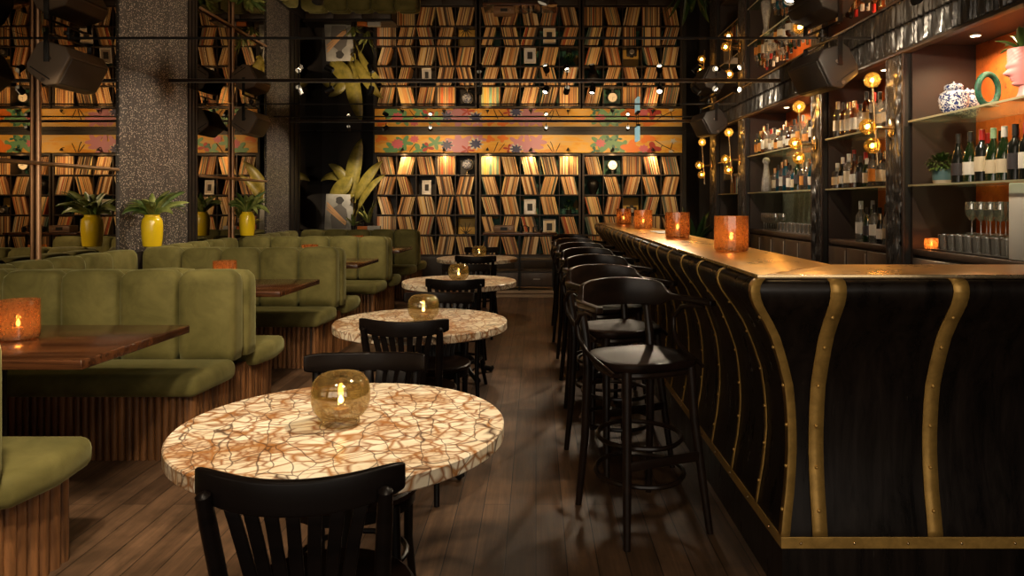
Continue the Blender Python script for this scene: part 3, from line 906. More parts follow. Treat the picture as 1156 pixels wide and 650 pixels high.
# cabinet lamps under the top panel
for i, (y, lab) in enumerate(((3.9, 'small round lamp under the top of the wine bay'), (4.45, 'small round lamp above the blue and white jar'), (5.6, 'small round lamp in the top of the near spirit bay'),
                         (6.9, 'small round lamp at the near end of the wide bay'), (7.8, 'small round lamp at the far end of the wide bay'), (9.2, 'small round lamp in the top of the towel bay'))):
    t = thing('cabinet_lamp', lab, 'lamp', (2.76, y, 2.388))
    G().lathe([(0.035, 0.0), (0.038, 0.010), (0.03, 0.012)], n=16).build('housing', M['steel'], t)
    G().lathe([(0.001, -0.001), (0.028, -0.001)], n=16, cap=False).build('lens', M['lens'], t)
    spot((2.76, y, 2.380), (2.80 if i > 2 else 2.78, y, 1.4), (48, 44, 44, 40, 40, 12)[i], 150, 0.8, (1, 0.66, 0.36), 0.03)

def globe_sconce(y, label):
    t = thing('globe_sconce', label, 'wall lamp', (FX - 0.035, y, 1.86))
    g = G()
    rot = Matrix.Rotation(R(-90), 4, 'Y')
    g.lathe([(0.045, 0), (0.045, 0.008), (0.0405, 0.012)], n=20, mat=Matrix.Diagonal((1, 1, 1.5, 1)) @ rot)
    g.build('wall_plate', M['brass_bright'], t)
    G().tube([(-0.01, 0, 0), (-0.115, 0, 0)], 0.014, 10).build('arm', M['brass_bright'], t)
    G().tube([(-0.135, 0, 0.27), (-0.10, 0, -0.26)], 0.009, 10).build('rod', M['brass_bright'], t)
    for dx, dz, s, w in ((-0.137, 0.33, 1, 6), (-0.185, 0.005, -1, 5), (-0.150, -0.125, -1, 3)):
        gl = G().sphere((dx, -0.03 if s < 0 else 0, dz), 0.055, 20, 14).build('glass_globe', M['amber'], t)
        G().sphere((dx, -0.03 if s < 0 else 0, dz), 0.0115, 12, 8, (1, 1, 1.4)).build('bulb', M['bulb'], gl)
        G().tube([(dx + 0.02, -0.01, dz - 0.02), (dx, -0.03 if s < 0 else 0, dz)] if s < 0 else [(dx, 0, dz - 0.06), (dx, 0, dz - 0.012)], 0.008, 8).build('lamp_holder', M['brass_bright'], gl)
        point((FX - 0.035 + dx, y - 0.03, 1.86 + dz), w * 0.45, WARMER, 0.02)
    return t
globe_sconce(4.905, 'brass rod wall lamp with three amber globes on the column by the wine bay')
globe_sconce(6.27, 'brass rod wall lamp with three amber globes between the spirit bays')
globe_sconce(8.55, 'brass rod wall lamp with three amber globes beside the hanging towel')
globe_sconce(9.93, 'brass rod wall lamp with three amber globes at the dark far end')

# ================================================================== BOOTHS
PITCH = 2.06
DIV = [2.14 + PITCH * i for i in range(5)]       # centre lines of the back-to-back dividers: 2.14 ... 10.38
BXE = -1.72                                       # aisle end of the backs
NAMES_B = ['cut by the edge of the picture', 'behind the first walnut table', 'behind the second walnut table', 'behind the third walnut table', 'next to the record shelves']
ST, BT = 0.455, 0.945
def channel(x0, x1, y0, y1, z0, z1, parent, lift=0.0):
    """one padded channel of a back: a box puffed on its sides, round at the top"""
    nx, nz, ny = 6, 8, 4
    cx, cy, cz = (x0 + x1) / 2, (y0 + y1) / 2, (z0 + z1) / 2
    hx, hy, hz = (x1 - x0) / 2, (y1 - y0) / 2, (z1 - z0) / 2
    r = 0.055
    import bmesh
    bm = bmesh.new()
    bmesh.ops.create_cube(bm, size=2.0)
    bmesh.ops.subdivide_edges(bm, edges=bm.edges[:], cuts=7, use_grid_fill=True)
    for v in bm.verts:
        p = [v.co.x * hx, v.co.y * hy, v.co.z * hz]
        h = (hx, hy, hz)
        rr = (0.030, 0.042, 0.085 if v.co.z > 0 else 0.012)
        q = [max(-(h[i] - rr[i]), min(h[i] - rr[i], p[i])) for i in range(3)]
        d = Vector([(p[i] - q[i]) / rr[i] for i in range(3)])
        if d.length > 1e-6:
            d = d.normalized() * min(1.0, max(abs(c) for c in d))
            p = [q[i] + d[i] * rr[i] for i in range(3)]
        # puff
        bx = (1 - (p[0] / hx) ** 2); bz = (1 - (p[2] / hz) ** 2); by = (1 - (p[1] / hy) ** 2)
        p[1] += (1 if p[1] > 0 else -1) * 0.014 * bx * bz * (abs(p[1]) / hy)
        p[2] += 0.012 * bx * max(0, by) * (1 if p[2] > 0 else 0) * (abs(p[2]) / hz)
        v.co = (cx + p[0], cy + p[1], cz + p[2])
    me = bpy.data.meshes.new('back_channel'); bm.to_mesh(me); bm.free()
    me.materials.append(M['velvet'])
    me.polygons.foreach_set('use_smooth', [True] * len(me.polygons))
    o = bpy.data.objects.new('back_channel', me); C.objects.link(o); o.parent = parent
    return o

def flutes(g, p0, p1, z0, z1, rmin, rmax, rnd):
    """half-round rods side by side from p0 to p1"""
    p0 = Vector((*p0, 0)); p1 = Vector((*p1, 0)); L_ = (p1 - p0).length; d = (p1 - p0) / L_
    s = 0.0
    while s < L_ - rmin:
        r = rnd.uniform(rmin, rmax)
        c = p0 + d * (s + r)
        g.lathe([(r, z0), (r, z1)], (c.x, c.y, 0), 10)
        s += 2 * r + 0.003

def slab_cushion(poly, z0, z1, parent, name='seat_cushion', bev=0.045):
    return G().prism(poly, z0, z1).build(name, M['velvet'], parent, bevel=bev, seg=4)

WX = -3.42
for i, c in enumerate(DIV):
    t = thing('banquette', 'olive velvet back-to-back banquette on a fluted wood base, ' + NAMES_B[i], 'banquette', (0, c, 0), 0, 'banquettes along the mirrored wall')
    rnd = random.Random(i + 3)
    # base
    y0 = -0.50
    G().prism([(-3.565, y0), (-1.82, y0), (-1.79, 0.50), (-3.565, 0.50)], 0.0, 0.335).build('base_core', M['flute_gap'], t, smooth=False)
    g = G()
    flutes(g, (-3.05 if i else -3.05, y0), (-1.815, y0), 0.0, 0.345, 0.0165, 0.0185, rnd)
    flutes(g, (-1.808, y0 - 0.01), (-1.775, 0.51), 0.0, 0.37, 0.013, 0.027, rnd)
    flutes(g, (-3.05, 0.50), (-1.80, 0.50), 0.0, 0.345, 0.0165, 0.0185, rnd)
    g.build('fluted_base', M['flute'], t)
    slab_cushion([(-3.40, -0.57), (-1.745, -0.57), (-1.705, -0.145), (-3.40, -0.145)], 0.335, ST, t)
    slab_cushion([(-3.40, 0.145), (-1.705, 0.145), (-1.665, 0.36), (-1.69, 0.585), (-3.40, 0.585)], 0.335, ST, t)
    # backs: two rows of channels back to back
    w = 0.338
    for q in range(5):
        x1 = BXE - q * w; x0 = x1 - w + 0.001
        channel(x0 + 0.005, x1 - 0.005, -0.155, -0.004, 0.43, BT + rnd.uniform(-0.004, 0.004), t)
        channel(x0 + 0.02, x1 + (0.012 if q == 0 else 0.02), 0.004, 0.150, 0.43, BT - 0.012 + rnd.uniform(-0.004, 0.004), t)
    # the wall side of the booth beyond this divider
    if i < 4:
        b = thing('booth_bench', 'olive velvet bench and back along the mirror ' + ['behind the front walnut table', 'behind the second walnut table', 'behind the third walnut table', 'behind the far walnut table'][i],
                  'banquette', (0, c, 0), 0, 'benches along the mirrored wall')
        n = 5
        a0, a1 = 0.152, PITCH - 0.157
        for q in range(n):
            ya = a0 + (a1 - a0) * q / n; yb = a0 + (a1 - a0) * (q + 1) / n - 0.001
            channel(WX - 0.15, WX + 0.009, ya + 0.005, yb - 0.005, 0.43, BT - 0.01, b)
        slab_cushion([(-3.405, 0.60), (-2.98, 0.60), (-2.98, PITCH - 0.585), (-3.405, PITCH - 0.585)], 0.335, ST, b)
        G().box(-3.565, 0.515, 0, -3.03, PITCH - 0.515, 0.334).build('base_core', M['flute_gap'], b, smooth=False)
        g = G(); flutes(g, (-3.03, 0.53), (-3.03, PITCH - 0.53), 0, 0.34, 0.0165, 0.0185, rnd); g.build('fluted_base', M['flute'], b)
g = G().box(MX + 0.001, 1.60, 0.0, WX - 0.152, 10.95, 0.90)
tag(g.build('mirror_ledge', M['darkwood'], smooth=False), 'dark wooden ledge between the banquette backs and the mirror', 'ledge')

# booth tables
TB = ['carrying the big orange candle glass', 'half hidden by the second banquette back', 'in the third booth', 'in the booth by the record shelves']
for i in range(4):
    y = 3.045 + PITCH * i
    t = thing('booth_table', 'polished walnut booth table ' + TB[i], 'table', (-2.30, y, 0), 0, 'walnut booth tables')
    G().prism([(-0.62, -0.385), (0.595, -0.385), (0.625, 0.385), (-0.62, 0.385)], 0.712, 0.75).build('tabletop', M['walnut'], t, bevel=0.004)
    G().lathe([(0.028, 0.02), (0.032, 0.10), (0.024, 0.14), (0.034, 0.20), (0.024, 0.26), (0.022, 0.60), (0.034, 0.66), (0.05, 0.695), (0.11, 0.711)], n=16).build('column', M['iron'], t)
    G().lathe([(0.21, 0), (0.21, 0.012), (0.06, 0.03), (0.03, 0.04)], n=24).build('foot', M['iron'], t)
    G().box(-0.30, -0.03, 0.695, 0.30, 0.03, 0.7115).build('top_bracket', M['iron'], t)

# ------------------------------------------------------------------ round tables
def round_table():
    t = thing('round_table', '', 'table', (0, 0, 0), 0, 'round marble tables down the aisle')
    r = 0.4375
    G().lathe([(r - 0.004, 0.700), (r, 0.704), (r, 0.736), (r - 0.004, 0.740)], n=96).build('marble_top', M['marble'], t)
    G().lathe([(0.16, 0.684), (0.16, 0.699)], n=24).build('top_plate', M['iron'], t)
    G().lathe([(0.045, 0.06), (0.05, 0.12), (0.032, 0.17), (0.040, 0.22), (0.028, 0.28), (0.026, 0.52), (0.036, 0.56), (0.028, 0.60), (0.05, 0.684)], n=18).build('column', M['iron'], t)
    for k in range(4):
        a = PI / 4 + k * PI / 2
        ca, sa = math.cos(a), math.sin(a)
        g = G()
        pts = [(0.03, 0.16), (0.08, 0.15), (0.13, 0.10), (0.19, 0.055), (0.25, 0.035), (0.285, 0.022), (0.30, 0.030), (0.295, 0.045)]
        g.tube([(ca * p, sa * p, z) for p, z in pts], [0.022, 0.021, 0.019, 0.018, 0.020, 0.022, 0.014, 0.009], 10)
        sc = [(0.06 + 0.05 + 0.045 * math.cos(q * 0.5) * (1 - q * 0.04), 0.055 + 0.04 * math.sin(q * 0.5) * (1 - q * 0.04)) for q in range(13)]
        g.tube([(ca * p, sa * p, z) for p, z in sc], 0.007, 8)
        g.build('scroll_foot', M['iron'], t)
    return t
TABLES = [(-0.525, 1.93), (-0.585, 3.61), (-0.59, 5.47), (-0.645, 7.75)]
TL = ['largest-looking round table, brown-veined marble top with the nearest smoky candle bowl'.replace('nearest ', ''), 'brown-veined round marble table, second along the aisle',
      'brown-veined round marble table, third along the aisle', 'brown-veined round marble table closest to the record console']
proto = round_table(); mk = copier(proto)
for i, (x, y) in enumerate(TABLES):
    if i == 0:
        proto.location = (x, y, 0); proto['label'] = TL[0]; proto.rotation_euler.z = R(20)
    else:
        mk((x, y, 0), R(20 + 75 * i), TL[i])

# candle bowls on the round tables
def candle_bowl():
    t = thing('candle_bowl', '', 'candle holder', (0, 0, 0), 0, 'smoky glass candle bowls')
    outer = [(0.046, 0.0), (0.050, 0.004), (0.050, 0.020), (0.060, 0.026), (0.073, 0.042), (0.0785, 0.065), (0.0785, 0.092), (0.074, 0.114), (0.062, 0.130), (0.050, 0.136)]
    inner = [(r - 0.003, max(z, 0.024)) for r, z in reversed(outer[3:])] + [(0.001, 0.023)]
    b = G().lathe(outer + inner, n=36, cap=False)
    b.build('glass_bowl', M['smoke'], t)
    w = G().lathe([(0.001, 0.0245), (0.020, 0.0245), (0.020, 0.042), (0.001, 0.042)], n=18, cap=False).build('tealight', M['wax'], t)
    G().lathe([(0.0008, 0.055), (0.0062, 0.059), (0.0078, 0.065), (0.0052, 0.072), (0.0005, 0.079)], n=12).build('flame', M['flame'], w)
    return t
CB = ['smoky yellow glass candle bowl on the biggest-looking marble table', 'smoky yellow glass candle bowl on the second marble table',
      'smoky yellow glass candle bowl on the third marble table', 'smoky yellow glass candle bowl on the far marble table']
proto = candle_bowl(); mk = copier(proto)
for i, (x, y) in enumerate(((-0.53, 1.925), (-0.565, 3.56), (-0.585, 5.36), (-0.61, 7.62))):
    if i == 0:
        proto.location = (x, y, 0.7405); proto['label'] = CB[0]
    else:
        mk((x, y, 0.7405), i, CB[i])
    point((x, y, 0.7405 + 0.062), 0.7, WARMER, 0.006)

# orange candle glasses on booth tables and the bar
def candle_glass():
    t = thing('candle_glass', '', 'candle holder', (0, 0, 0), 0, 'orange crackle candle glasses')
    outer = [(0.072, 0.0), (0.079, 0.006), (0.081, 0.02), (0.081, 0.168)]
    inner = [(0.0775, 0.168), (0.0775, 0.018), (0.001, 0.016)]
    G().lathe(outer + inner, n=36, cap=False).build('glass', M['orangeglass'], t)
    w = G().lathe([(0.001, 0.0175), (0.034, 0.0175), (0.034, 0.05), (0.001, 0.05)], n=18, cap=False).build('candle', M['wax'], t)
    G().lathe([(0.0008, 0.054), (0.0060, 0.059), (0.0085, 0.067), (0.0055, 0.077), (0.0005, 0.088)], n=12).build('flame', M['flame'], w)
    return t
CG = [((-2.25, 3.08, 0.7505), 'orange crackle candle glass on the front walnut table'), ((-2.27, 5.17, 0.7505), 'orange candle glass rim showing over the second banquette'),
      ((-2.28, 7.15, 0.7505), 'small orange candle glass in the third booth'), ((-2.30, 9.15, 0.7505), 'small orange candle glass in the booth by the records'),
      ((0.945, 3.43, 1.109), 'biggest orange candle glass on the brass bar top'), ((0.955, 4.78, 1.109), 'orange candle glass on the bar top, second from the corner'),
      ((0.965, 6.38, 1.109), 'orange candle glass on the bar top, third from the corner'), ((0.960, 7.75, 1.109), 'orange candle glass on the bar top, farthest along the bar')]
proto = candle_glass(); mk = copier(proto)
for i, (loc, lab) in enumerate(CG):
    if i == 0:
        proto.location = loc; proto['label'] = lab
    else:
        mk(loc, i * 0.7, lab)
    point((loc[0], loc[1], loc[2] + 0.072), 0.75, WARMER, 0.01)

# ------------------------------------------------------------------ bentwood chairs (sit facing +y)
def arc3(f, n):
    return [f(i / n) for i in range(n + 1)]
def bistro_chair():
    t = thing('bentwood_chair', '', 'chair', (0, 0, 0), 0, 'black bentwood chairs at the round tables')
    m = M['blackwood']
    def seatp(r, z):
        return [(r * math.cos(2 * PI * k / 32) * (1.0 + 0.04 * math.cos(2 * PI * k / 32) ** 2), r * math.sin(2 * PI * k / 32) * 1.02, z) for k in range(32)]
    g = G()
    prof = [(0.001, 0.452), (0.12, 0.453), (0.175, 0.460), (0.198, 0.466), (0.206, 0.460), (0.206, 0.446), (0.198, 0.440), (0.001, 0.440)]
    g.lathe(prof, n=36, cap=False).build('seat', M['seatwood'], t)
    G().lathe([(0.186, 0.405), (0.194, 0.405), (0.194, 0.4395), (0.186, 0.4395)] , n=36, cap=False).build('seat_ring', m, t)
    for s in (-1, 1):
        G().tube([(s * 0.145, 0.115, 0.435), (s * 0.150, 0.125, 0.30), (s * 0.165, 0.150, 0.12), (s * 0.185, 0.185, 0.0)], [0.017, 0.0165, 0.015, 0.0125], 12).build('leg', m, t)
        G().tube([(s * 0.160, -0.245, 0.0), (s * 0.148, -0.190, 0.20), (s * 0.152, -0.165, 0.42), (s * 0.158, -0.185, 0.58), (s * 0.168, -0.222, 0.72), (s * 0.172, -0.238, 0.782), (s * 0.1725, -0.240, 0.788)],
                 [0.013, 0.0155, 0.0175, 0.017, 0.0165, 0.0145, 0.006], 12).build('leg', m, t)
    # curved top rail, bowed backwards in its middle
    def rail(u, v):
        a = -1 + 2 * u
        x = 0.205 * a
        y = -0.262 + 0.072 * a * a
        hz = 0.034 * (1 - 0.25 * abs(a) ** 8)
        return (x, y + v[1] * (0.011 if abs(a) < 0.97 else 0.007), 0.782 + 0.012 * a * a + v[0] * hz)
    n = 28; vs = []; fs = []
    ring = [(-1, -1), (1, -1), (1, 1), (-1, 1)]
    for i in range(n + 1):
        for v in ring:
            vs.append(rail(i / n, v))
    for i in range(n):
        for j in range(4):
            a = i * 4 + j; b = i * 4 + (j + 1) % 4
            fs.append((a, b, b + 4, a + 4))
    fs += [(3, 2, 1, 0), (n * 4, n * 4 + 1, n * 4 + 2, n * 4 + 3)]
    G().add(vs, fs).build('top_rail', m, t, bevel=0.006, seg=3)
    for k in range(7):
        a = -1 + 2 * k / 6
        xt = 0.125 * a; xb = 0.078 * a
        pts = []
        for j in range(9):
            q = j / 8
            x = xb + (xt - xb) * (q ** 1.5)
            y = -0.168 - 0.088 * q ** 1.35 + 0.03 * (a * a) * q - 0.012 * math.sin(q * PI)
            pts.append((x, y, 0.45 + 0.305 * q))
        G().ribbon(pts, 0.026, 0.009, (1, 0, 0)).build('back_slat', m, t, bevel=0.002)
    G().tube([(0.165 * math.cos(2 * PI * k / 28), 0.155 * math.sin(2 * PI * k / 28) - 0.005, 0.235) for k in range(28)], 0.0095, 8, closed=True).build('stretcher_hoop', m, t)
    return t
CH = [((-0.480, 1.60), 4, 'black bentwood chair with its slatted back towards us at the biggest-looking table'),
      ((-0.575, 2.23), 183, 'black bentwood chair facing us across the biggest-looking marble table'),
      ((-0.584, 3.38), -3, 'black slat-back bentwood chair tucked under the second table, back towards us'),
      ((-0.565, 3.90), 178, 'black bentwood chair on the far side of the second marble table'),
      ((-0.555, 5.06), 0, 'black slat-back bentwood chair tucked under the third table, back towards us'),
      ((-0.59, 5.80), 180, 'black bentwood chair on the far side of the third marble table'),
      ((-0.60, 7.17), 2, 'black slat-back bentwood chair tucked under the far table, back towards us'),
      ((-0.62, 8.10), 184, 'black bentwood chair between the far marble table and the record console')]
proto = bistro_chair(); mk = copier(proto)
for i, ((x, y), a, lab) in enumerate(CH):
    if i == 0:
        proto.location = (x, y, 0); proto.rotation_euler.z = R(a); proto['label'] = lab
    else:
        mk((x, y, 0), R(a), lab)

# ------------------------------------------------------------------ bar stools (sit facing +y)
def bar_stool():
    t = thing('bar_stool', '', 'stool', (0, 0, 0), 0, 'dark bentwood bar stools along the bar')
    m = M['stoolwood']
    pts = []
    for k in range(40):
        a = 2 * PI * k / 40
        ca, sa = math.cos(a), math.sin(a)
        r = 1.0 / (abs(ca) ** 3.2 + abs(sa) ** 3.2) ** (1 / 3.2)
        w = 0.205 + 0.012 * sa
        pts.append((w * r * ca, 0.195 * r * sa))
    g = G(); vs = []; fs = []
    lay = [(0.0, 0.668), (0.98, 0.668), (1.0, 0.674), (1.0, 0.690), (0.985, 0.697), (0.93, 0.699), (0.80, 0.694), (0.55, 0.689), (0.0, 0.688)]
    for s, z in lay:
        for x, y in pts:
            vs.append((x * max(s, 0.001), y * max(s, 0.001), z))
    for i in range(len(lay) - 1):
        for j in range(40):
            a, b = i * 40 + j, i * 40 + (j + 1) % 40
            fs.append((a, b, b + 40, a + 40))
    g.add(vs, fs).build('seat', M['seatwood'], t)
    G().tube([(x * 0.86, y * 0.86, 0.650) for x, y in pts], 0.016, 8, closed=True).build('seat_ring', m, t)
    for s in (-1, 1):
        G().tube([(s * 0.150, 0.150, 0.668), (s * 0.158, 0.165, 0.45), (s * 0.178, 0.200, 0.18), (s * 0.192, 0.225, 0.0)], [0.020, 0.019, 0.017, 0.014], 12).build('leg', m, t)
        G().tube([(s * 0.180, -0.230, 0.0), (s * 0.166, -0.195, 0.30), (s * 0.160, -0.178, 0.62), (s * 0.162, -0.190, 0.74), (s * 0.166, -0.225, 0.87), (s * 0.167, -0.236, 0.93)],
                 [0.0145, 0.018, 0.020, 0.019, 0.017, 0.013], 12).build('leg', m, t)
        # arm support: a bentwood loop from the arm tip round to the seat side
        G().tube([(s * 0.262, 0.085, 0.893), (s * 0.258, 0.02, 0.895), (s * 0.250, -0.065, 0.875), (s * 0.243, -0.115, 0.825), (s * 0.236, -0.105, 0.765), (s * 0.228, -0.055, 0.715), (s * 0.220, 0.01, 0.692), (s * 0.216, 0.09, 0.676), (s * 0.210, 0.15, 0.66)],
                 [0.010, 0.011, 0.011, 0.011, 0.011, 0.011, 0.011, 0.010, 0.009], 10).build('arm_support', m, t)
    # back panel with arched top running into two arms
    n = 44; vs = []; fs = []
    for i in range(n + 1):
        q = -1 + 2 * i / n              # -1 .. 1 along the U
        a = q * R(112)
        if abs(a) < R(90):
            x = 0.262 * math.sin(a); y = 0.02 - 0.275 * math.cos(a)
        else:
            sgn = 1 if a > 0 else -1
            ex = (abs(a) - R(90)) / R(22)
            x = sgn * (0.262 + 0.006 * ex); y = 0.02 + ex * 0.125
        aa = abs(a)
        blend = max(0.0, min(1.0, (R(62) - aa) / R(14)))
        blend = blend * blend * (3 - 2 * blend)
        top = 0.930 + blend * (0.040 + 0.030 * math.cos(min(aa, R(62)) * 1.3))
        bot = 0.905 - blend * 0.030
        th = 0.0095 + (1 - blend) * 0.007
        nx, ny = (math.sin(a), -math.cos(a)) if aa < R(90) else ((1 if a > 0 else -1), 0)
        for dz, dn in ((bot, -1), (bot, 1), (top, 1), (top, -1)):
            vs.append((x + nx * dn * th, y + ny * dn * th, dz))
    for i in range(n):
        for j in range(4):
            a0 = i * 4 + j; b0 = i * 4 + (j + 1) % 4
            fs.append((a0, b0, b0 + 4, a0 + 4))
    fs += [(3, 2, 1, 0), (n * 4, n * 4 + 1, n * 4 + 2, n * 4 + 3)]
    G().add(vs, fs).build('back_and_arms', m, t, bevel=0.005, seg=3)
    # two hoops and the flat foot rest
    for z, k_ in ((0.355, 0.98), (0.205, 1.03)):
        G().tube([(0.168 * k_ * math.cos(2 * PI * k / 32) * (1 + 0.08 * math.cos(4 * PI * k / 32)), (0.185 if math.sin(2 * PI * k / 32) > 0 else 0.205) * k_ * math.sin(2 * PI * k / 32) - 0.002, z) for k in range(32)], 0.0105, 8, closed=True).build('stretcher_hoop', m, t)
    G().box(-0.165, 0.180, 0.288, 0.165, 0.198, 0.326).build('foot_rest', m, t, bevel=0.004)
    return t
proto = bar_stool(); mk = copier(proto)
STL = ['dark bentwood bar stool with arms, the one wholly in view at the bar corner'] + ['dark bentwood bar stool with arms, %s in line from the bar corner' % w for w in ('second', 'third', 'fourth', 'fifth', 'sixth')] + ['dark bentwood bar stool with arms, last in line towards the record shelves']
fa = math.atan2(-0.925, 0.38) - PI / 2
for i, (x, y) in enumerate(((0.443, 3.01), (0.425, 3.72), (0.44, 4.47), (0.445, 5.22), (0.435, 5.95), (0.43, 6.70), (0.435, 7.60))):
    a = fa + R((0, 2, -3, 1, -2, 3, 0)[i])
    if i == 0:
        proto.location = (x, y, 0); proto.rotation_euler.z = a; proto['label'] = STL[0]
    else:
        mk((x, y, 0), a, STL[i])

# ================================================================== THE RECORD SHELVES
SY = 11.80
ROWZ = [0.474 + 0.3333 * k for k in range(6)]        # board centres from the bottom up
CASES = [(-2.68, -0.985, 'plant-side bookcase'), (-0.945, 0.745, 'middle bookcase'), (0.775, 2.435, 'bar-side bookcase')]
for x0, x1, nm in CASES:
    t = thing('record_bookcase', {'plant-side bookcase': 'dark square-cubby bookcase full of records next to the banana plant', 'middle bookcase': 'dark square-cubby bookcase full of records behind the console',
                                  'bar-side bookcase': 'dark square-cubby bookcase full of records beyond the bar stools'}[nm], 'bookcase', (0, 0, 0), 0, 'record bookcases')
    g = G()
    for x in (x0, x1 - 0.03):
        g.box(x, SY, 0.0, x + 0.03, SY + 0.30, 2.16)
    g.box(x0 + 0.03, SY, 2.131, x1 - 0.03, SY + 0.30, 2.16)
    g.build('outer_frame', M['shelfwood'], t, smooth=False)
    for z in ROWZ[:5]:
        G().box(x0 + 0.031, SY + 0.004, z - 0.012, x1 - 0.031, SY + 0.30, z + 0.006).build('shelf_board', M['shelfwood'], t, smooth=False)
    cw = (x1 - x0 - 0.06) / 5
    for c in range(1, 5):
        x = x0 + 0.03 + cw * c
        for r in range(5):
            G().box(x - 0.0065, SY + 0.006, ROWZ[r] + 0.0065, x + 0.0065, SY + 0.30, (ROWZ[r + 1] - 0.0125) if r < 4 else 2.1305).build('divider', M['shelfwood'], t, smooth=False)
    G().box(x0, SY + 0.301, 0.0, x1, SY + 0.312, 2.16).build('back_panel', M['teal'] if nm != 'plant-side bookcase' else M['darkwood'], t, smooth=False)
    p = G().box(x0 + 0.031, SY + 0.01, 0.0, x1 - 0.031, SY + 0.03, ROWZ[0] - 0.013).build('base_panel', M['darkwood'], t, smooth=False)
    for c in range(3):
        xa = x0 + 0.05 + (x1 - x0 - 0.1) * c / 3; xb = x0 + 0.05 + (x1 - x0 - 0.1) * (c + 1) / 3
        G().box(xa + 0.005, SY - 0.004, 0.06, xb - 0.005, SY + 0.0095, ROWZ[0] - 0.03).build('base_door', M['darkwood'], t, bevel=0.002)

PAL = [((0.50, 0.30, 0.13), 'tan', 4), ((0.62, 0.45, 0.25), 'cream', 3), ((0.32, 0.16, 0.06), 'brown', 4), ((0.56, 0.28, 0.10), 'orange-brown', 2), ((0.58, 0.38, 0.17), 'buff', 3), ((0.68, 0.56, 0.38), 'off-white', 2),
       ((0.15, 0.065, 0.03), 'dark brown', 3), ((0.36, 0.08, 0.03), 'dark red', 1), ((0.035, 0.025, 0.02), 'black', 3), ((0.20, 0.16, 0.11), 'grey-brown', 2), ((0.10, 0.17, 0.14), 'grey-green', 1)]
BRT = [((0.62, 0.46, 0.10), 'yellow', 3), ((0.20, 0.34, 0.22), 'green', 2), ((0.66, 0.50, 0.22), 'buff', 3), ((0.12, 0.26, 0.27), 'teal', 1), ((0.58, 0.26, 0.08), 'orange', 2)]
REC = {}
for col, nm, w in PAL + BRT:
    REC[nm] = simple('sleeve_' + nm.replace('-', '_').replace(' ', '_'), col, 0.55)
POOL = [nm for col, nm, w in PAL for _ in range(w)]
BPOOL = [nm for col, nm, w in BRT for _ in range(w)]
RH, RD = 0.302, 0.29
def sleeve_geo(g, th, mat=None):
    e_ = min(0.0025, th * 0.2)
    # plan outline of a sleeve: chamfered spine at the front, a lip at the open end
    poly = [(-th / 2 + e_, 0), (th / 2 - e_, 0), (th / 2, e_ * 1.5), (th / 2, RD - 0.004), (th / 2 - e_ * 0.6, RD), (-th / 2 + e_ * 0.6, RD), (-th / 2, RD - 0.004), (-th / 2, e_ * 1.5)]
    n = len(poly)
    vs = [(x, y, 0) for x, y in poly] + [(x, y, RH) for x, y in poly]
    if mat is not None:
        vs = [mat @ Vector(v) for v in vs]
    fs = [tuple(reversed(range(n))), tuple(range(n, 2 * n))] + [(i, (i + 1) % n, n + (i + 1) % n, n + i) for i in range(n)]
    g.add(vs, fs)
SLV = {}
def sleeve_mesh(th, nm):
    k_ = (th, nm)
    if k_ not in SLV:
        g = G(); sleeve_geo(g, th)
        me = bpy.data.meshes.new('record_sleeve'); me.from_pydata(g.v, [], g.f); me.update(); me.materials.append(REC[nm]); SLV[k_] = me
    return SLV[k_]
LAY = {
    0: [['\\', '/', '\\', '|', 'o'], ['/', '\\s', 'o', '\\', '/'], ['\\s', '/', '\\', '/', '\\'], ['|', '\\', '/', '\\', 'o'], ['|', '|', '\\', '/', '\\']],
    1: [['|g', '\\', '\\', '\\', '|'], ['\\', '/', '\\', '/', '\\'], ['\\', '\\', 'o', '\\', 'o'], ['\\s', '/', '\\', 'o', '\\'], ['/', '\\', '/', '\\', '/']],
    2: [['\\', 'o', '|', '\\', '\\'], ['o', '\\', '/', '\\', '/'], ['\\', '/', 'o', '/', '\\'], ['\\', '\\', '|s', '|', '\\'], ['|', '/', '\\', '|', '/']]}
THK = [0.010, 0.012, 0.015, 0.019]
rr = random.Random(11)
bulk = {}
nrec = 0
SHORT = ['plant-side bookcase', 'middle bookcase', 'bar-side bookcase']
CELL = {}
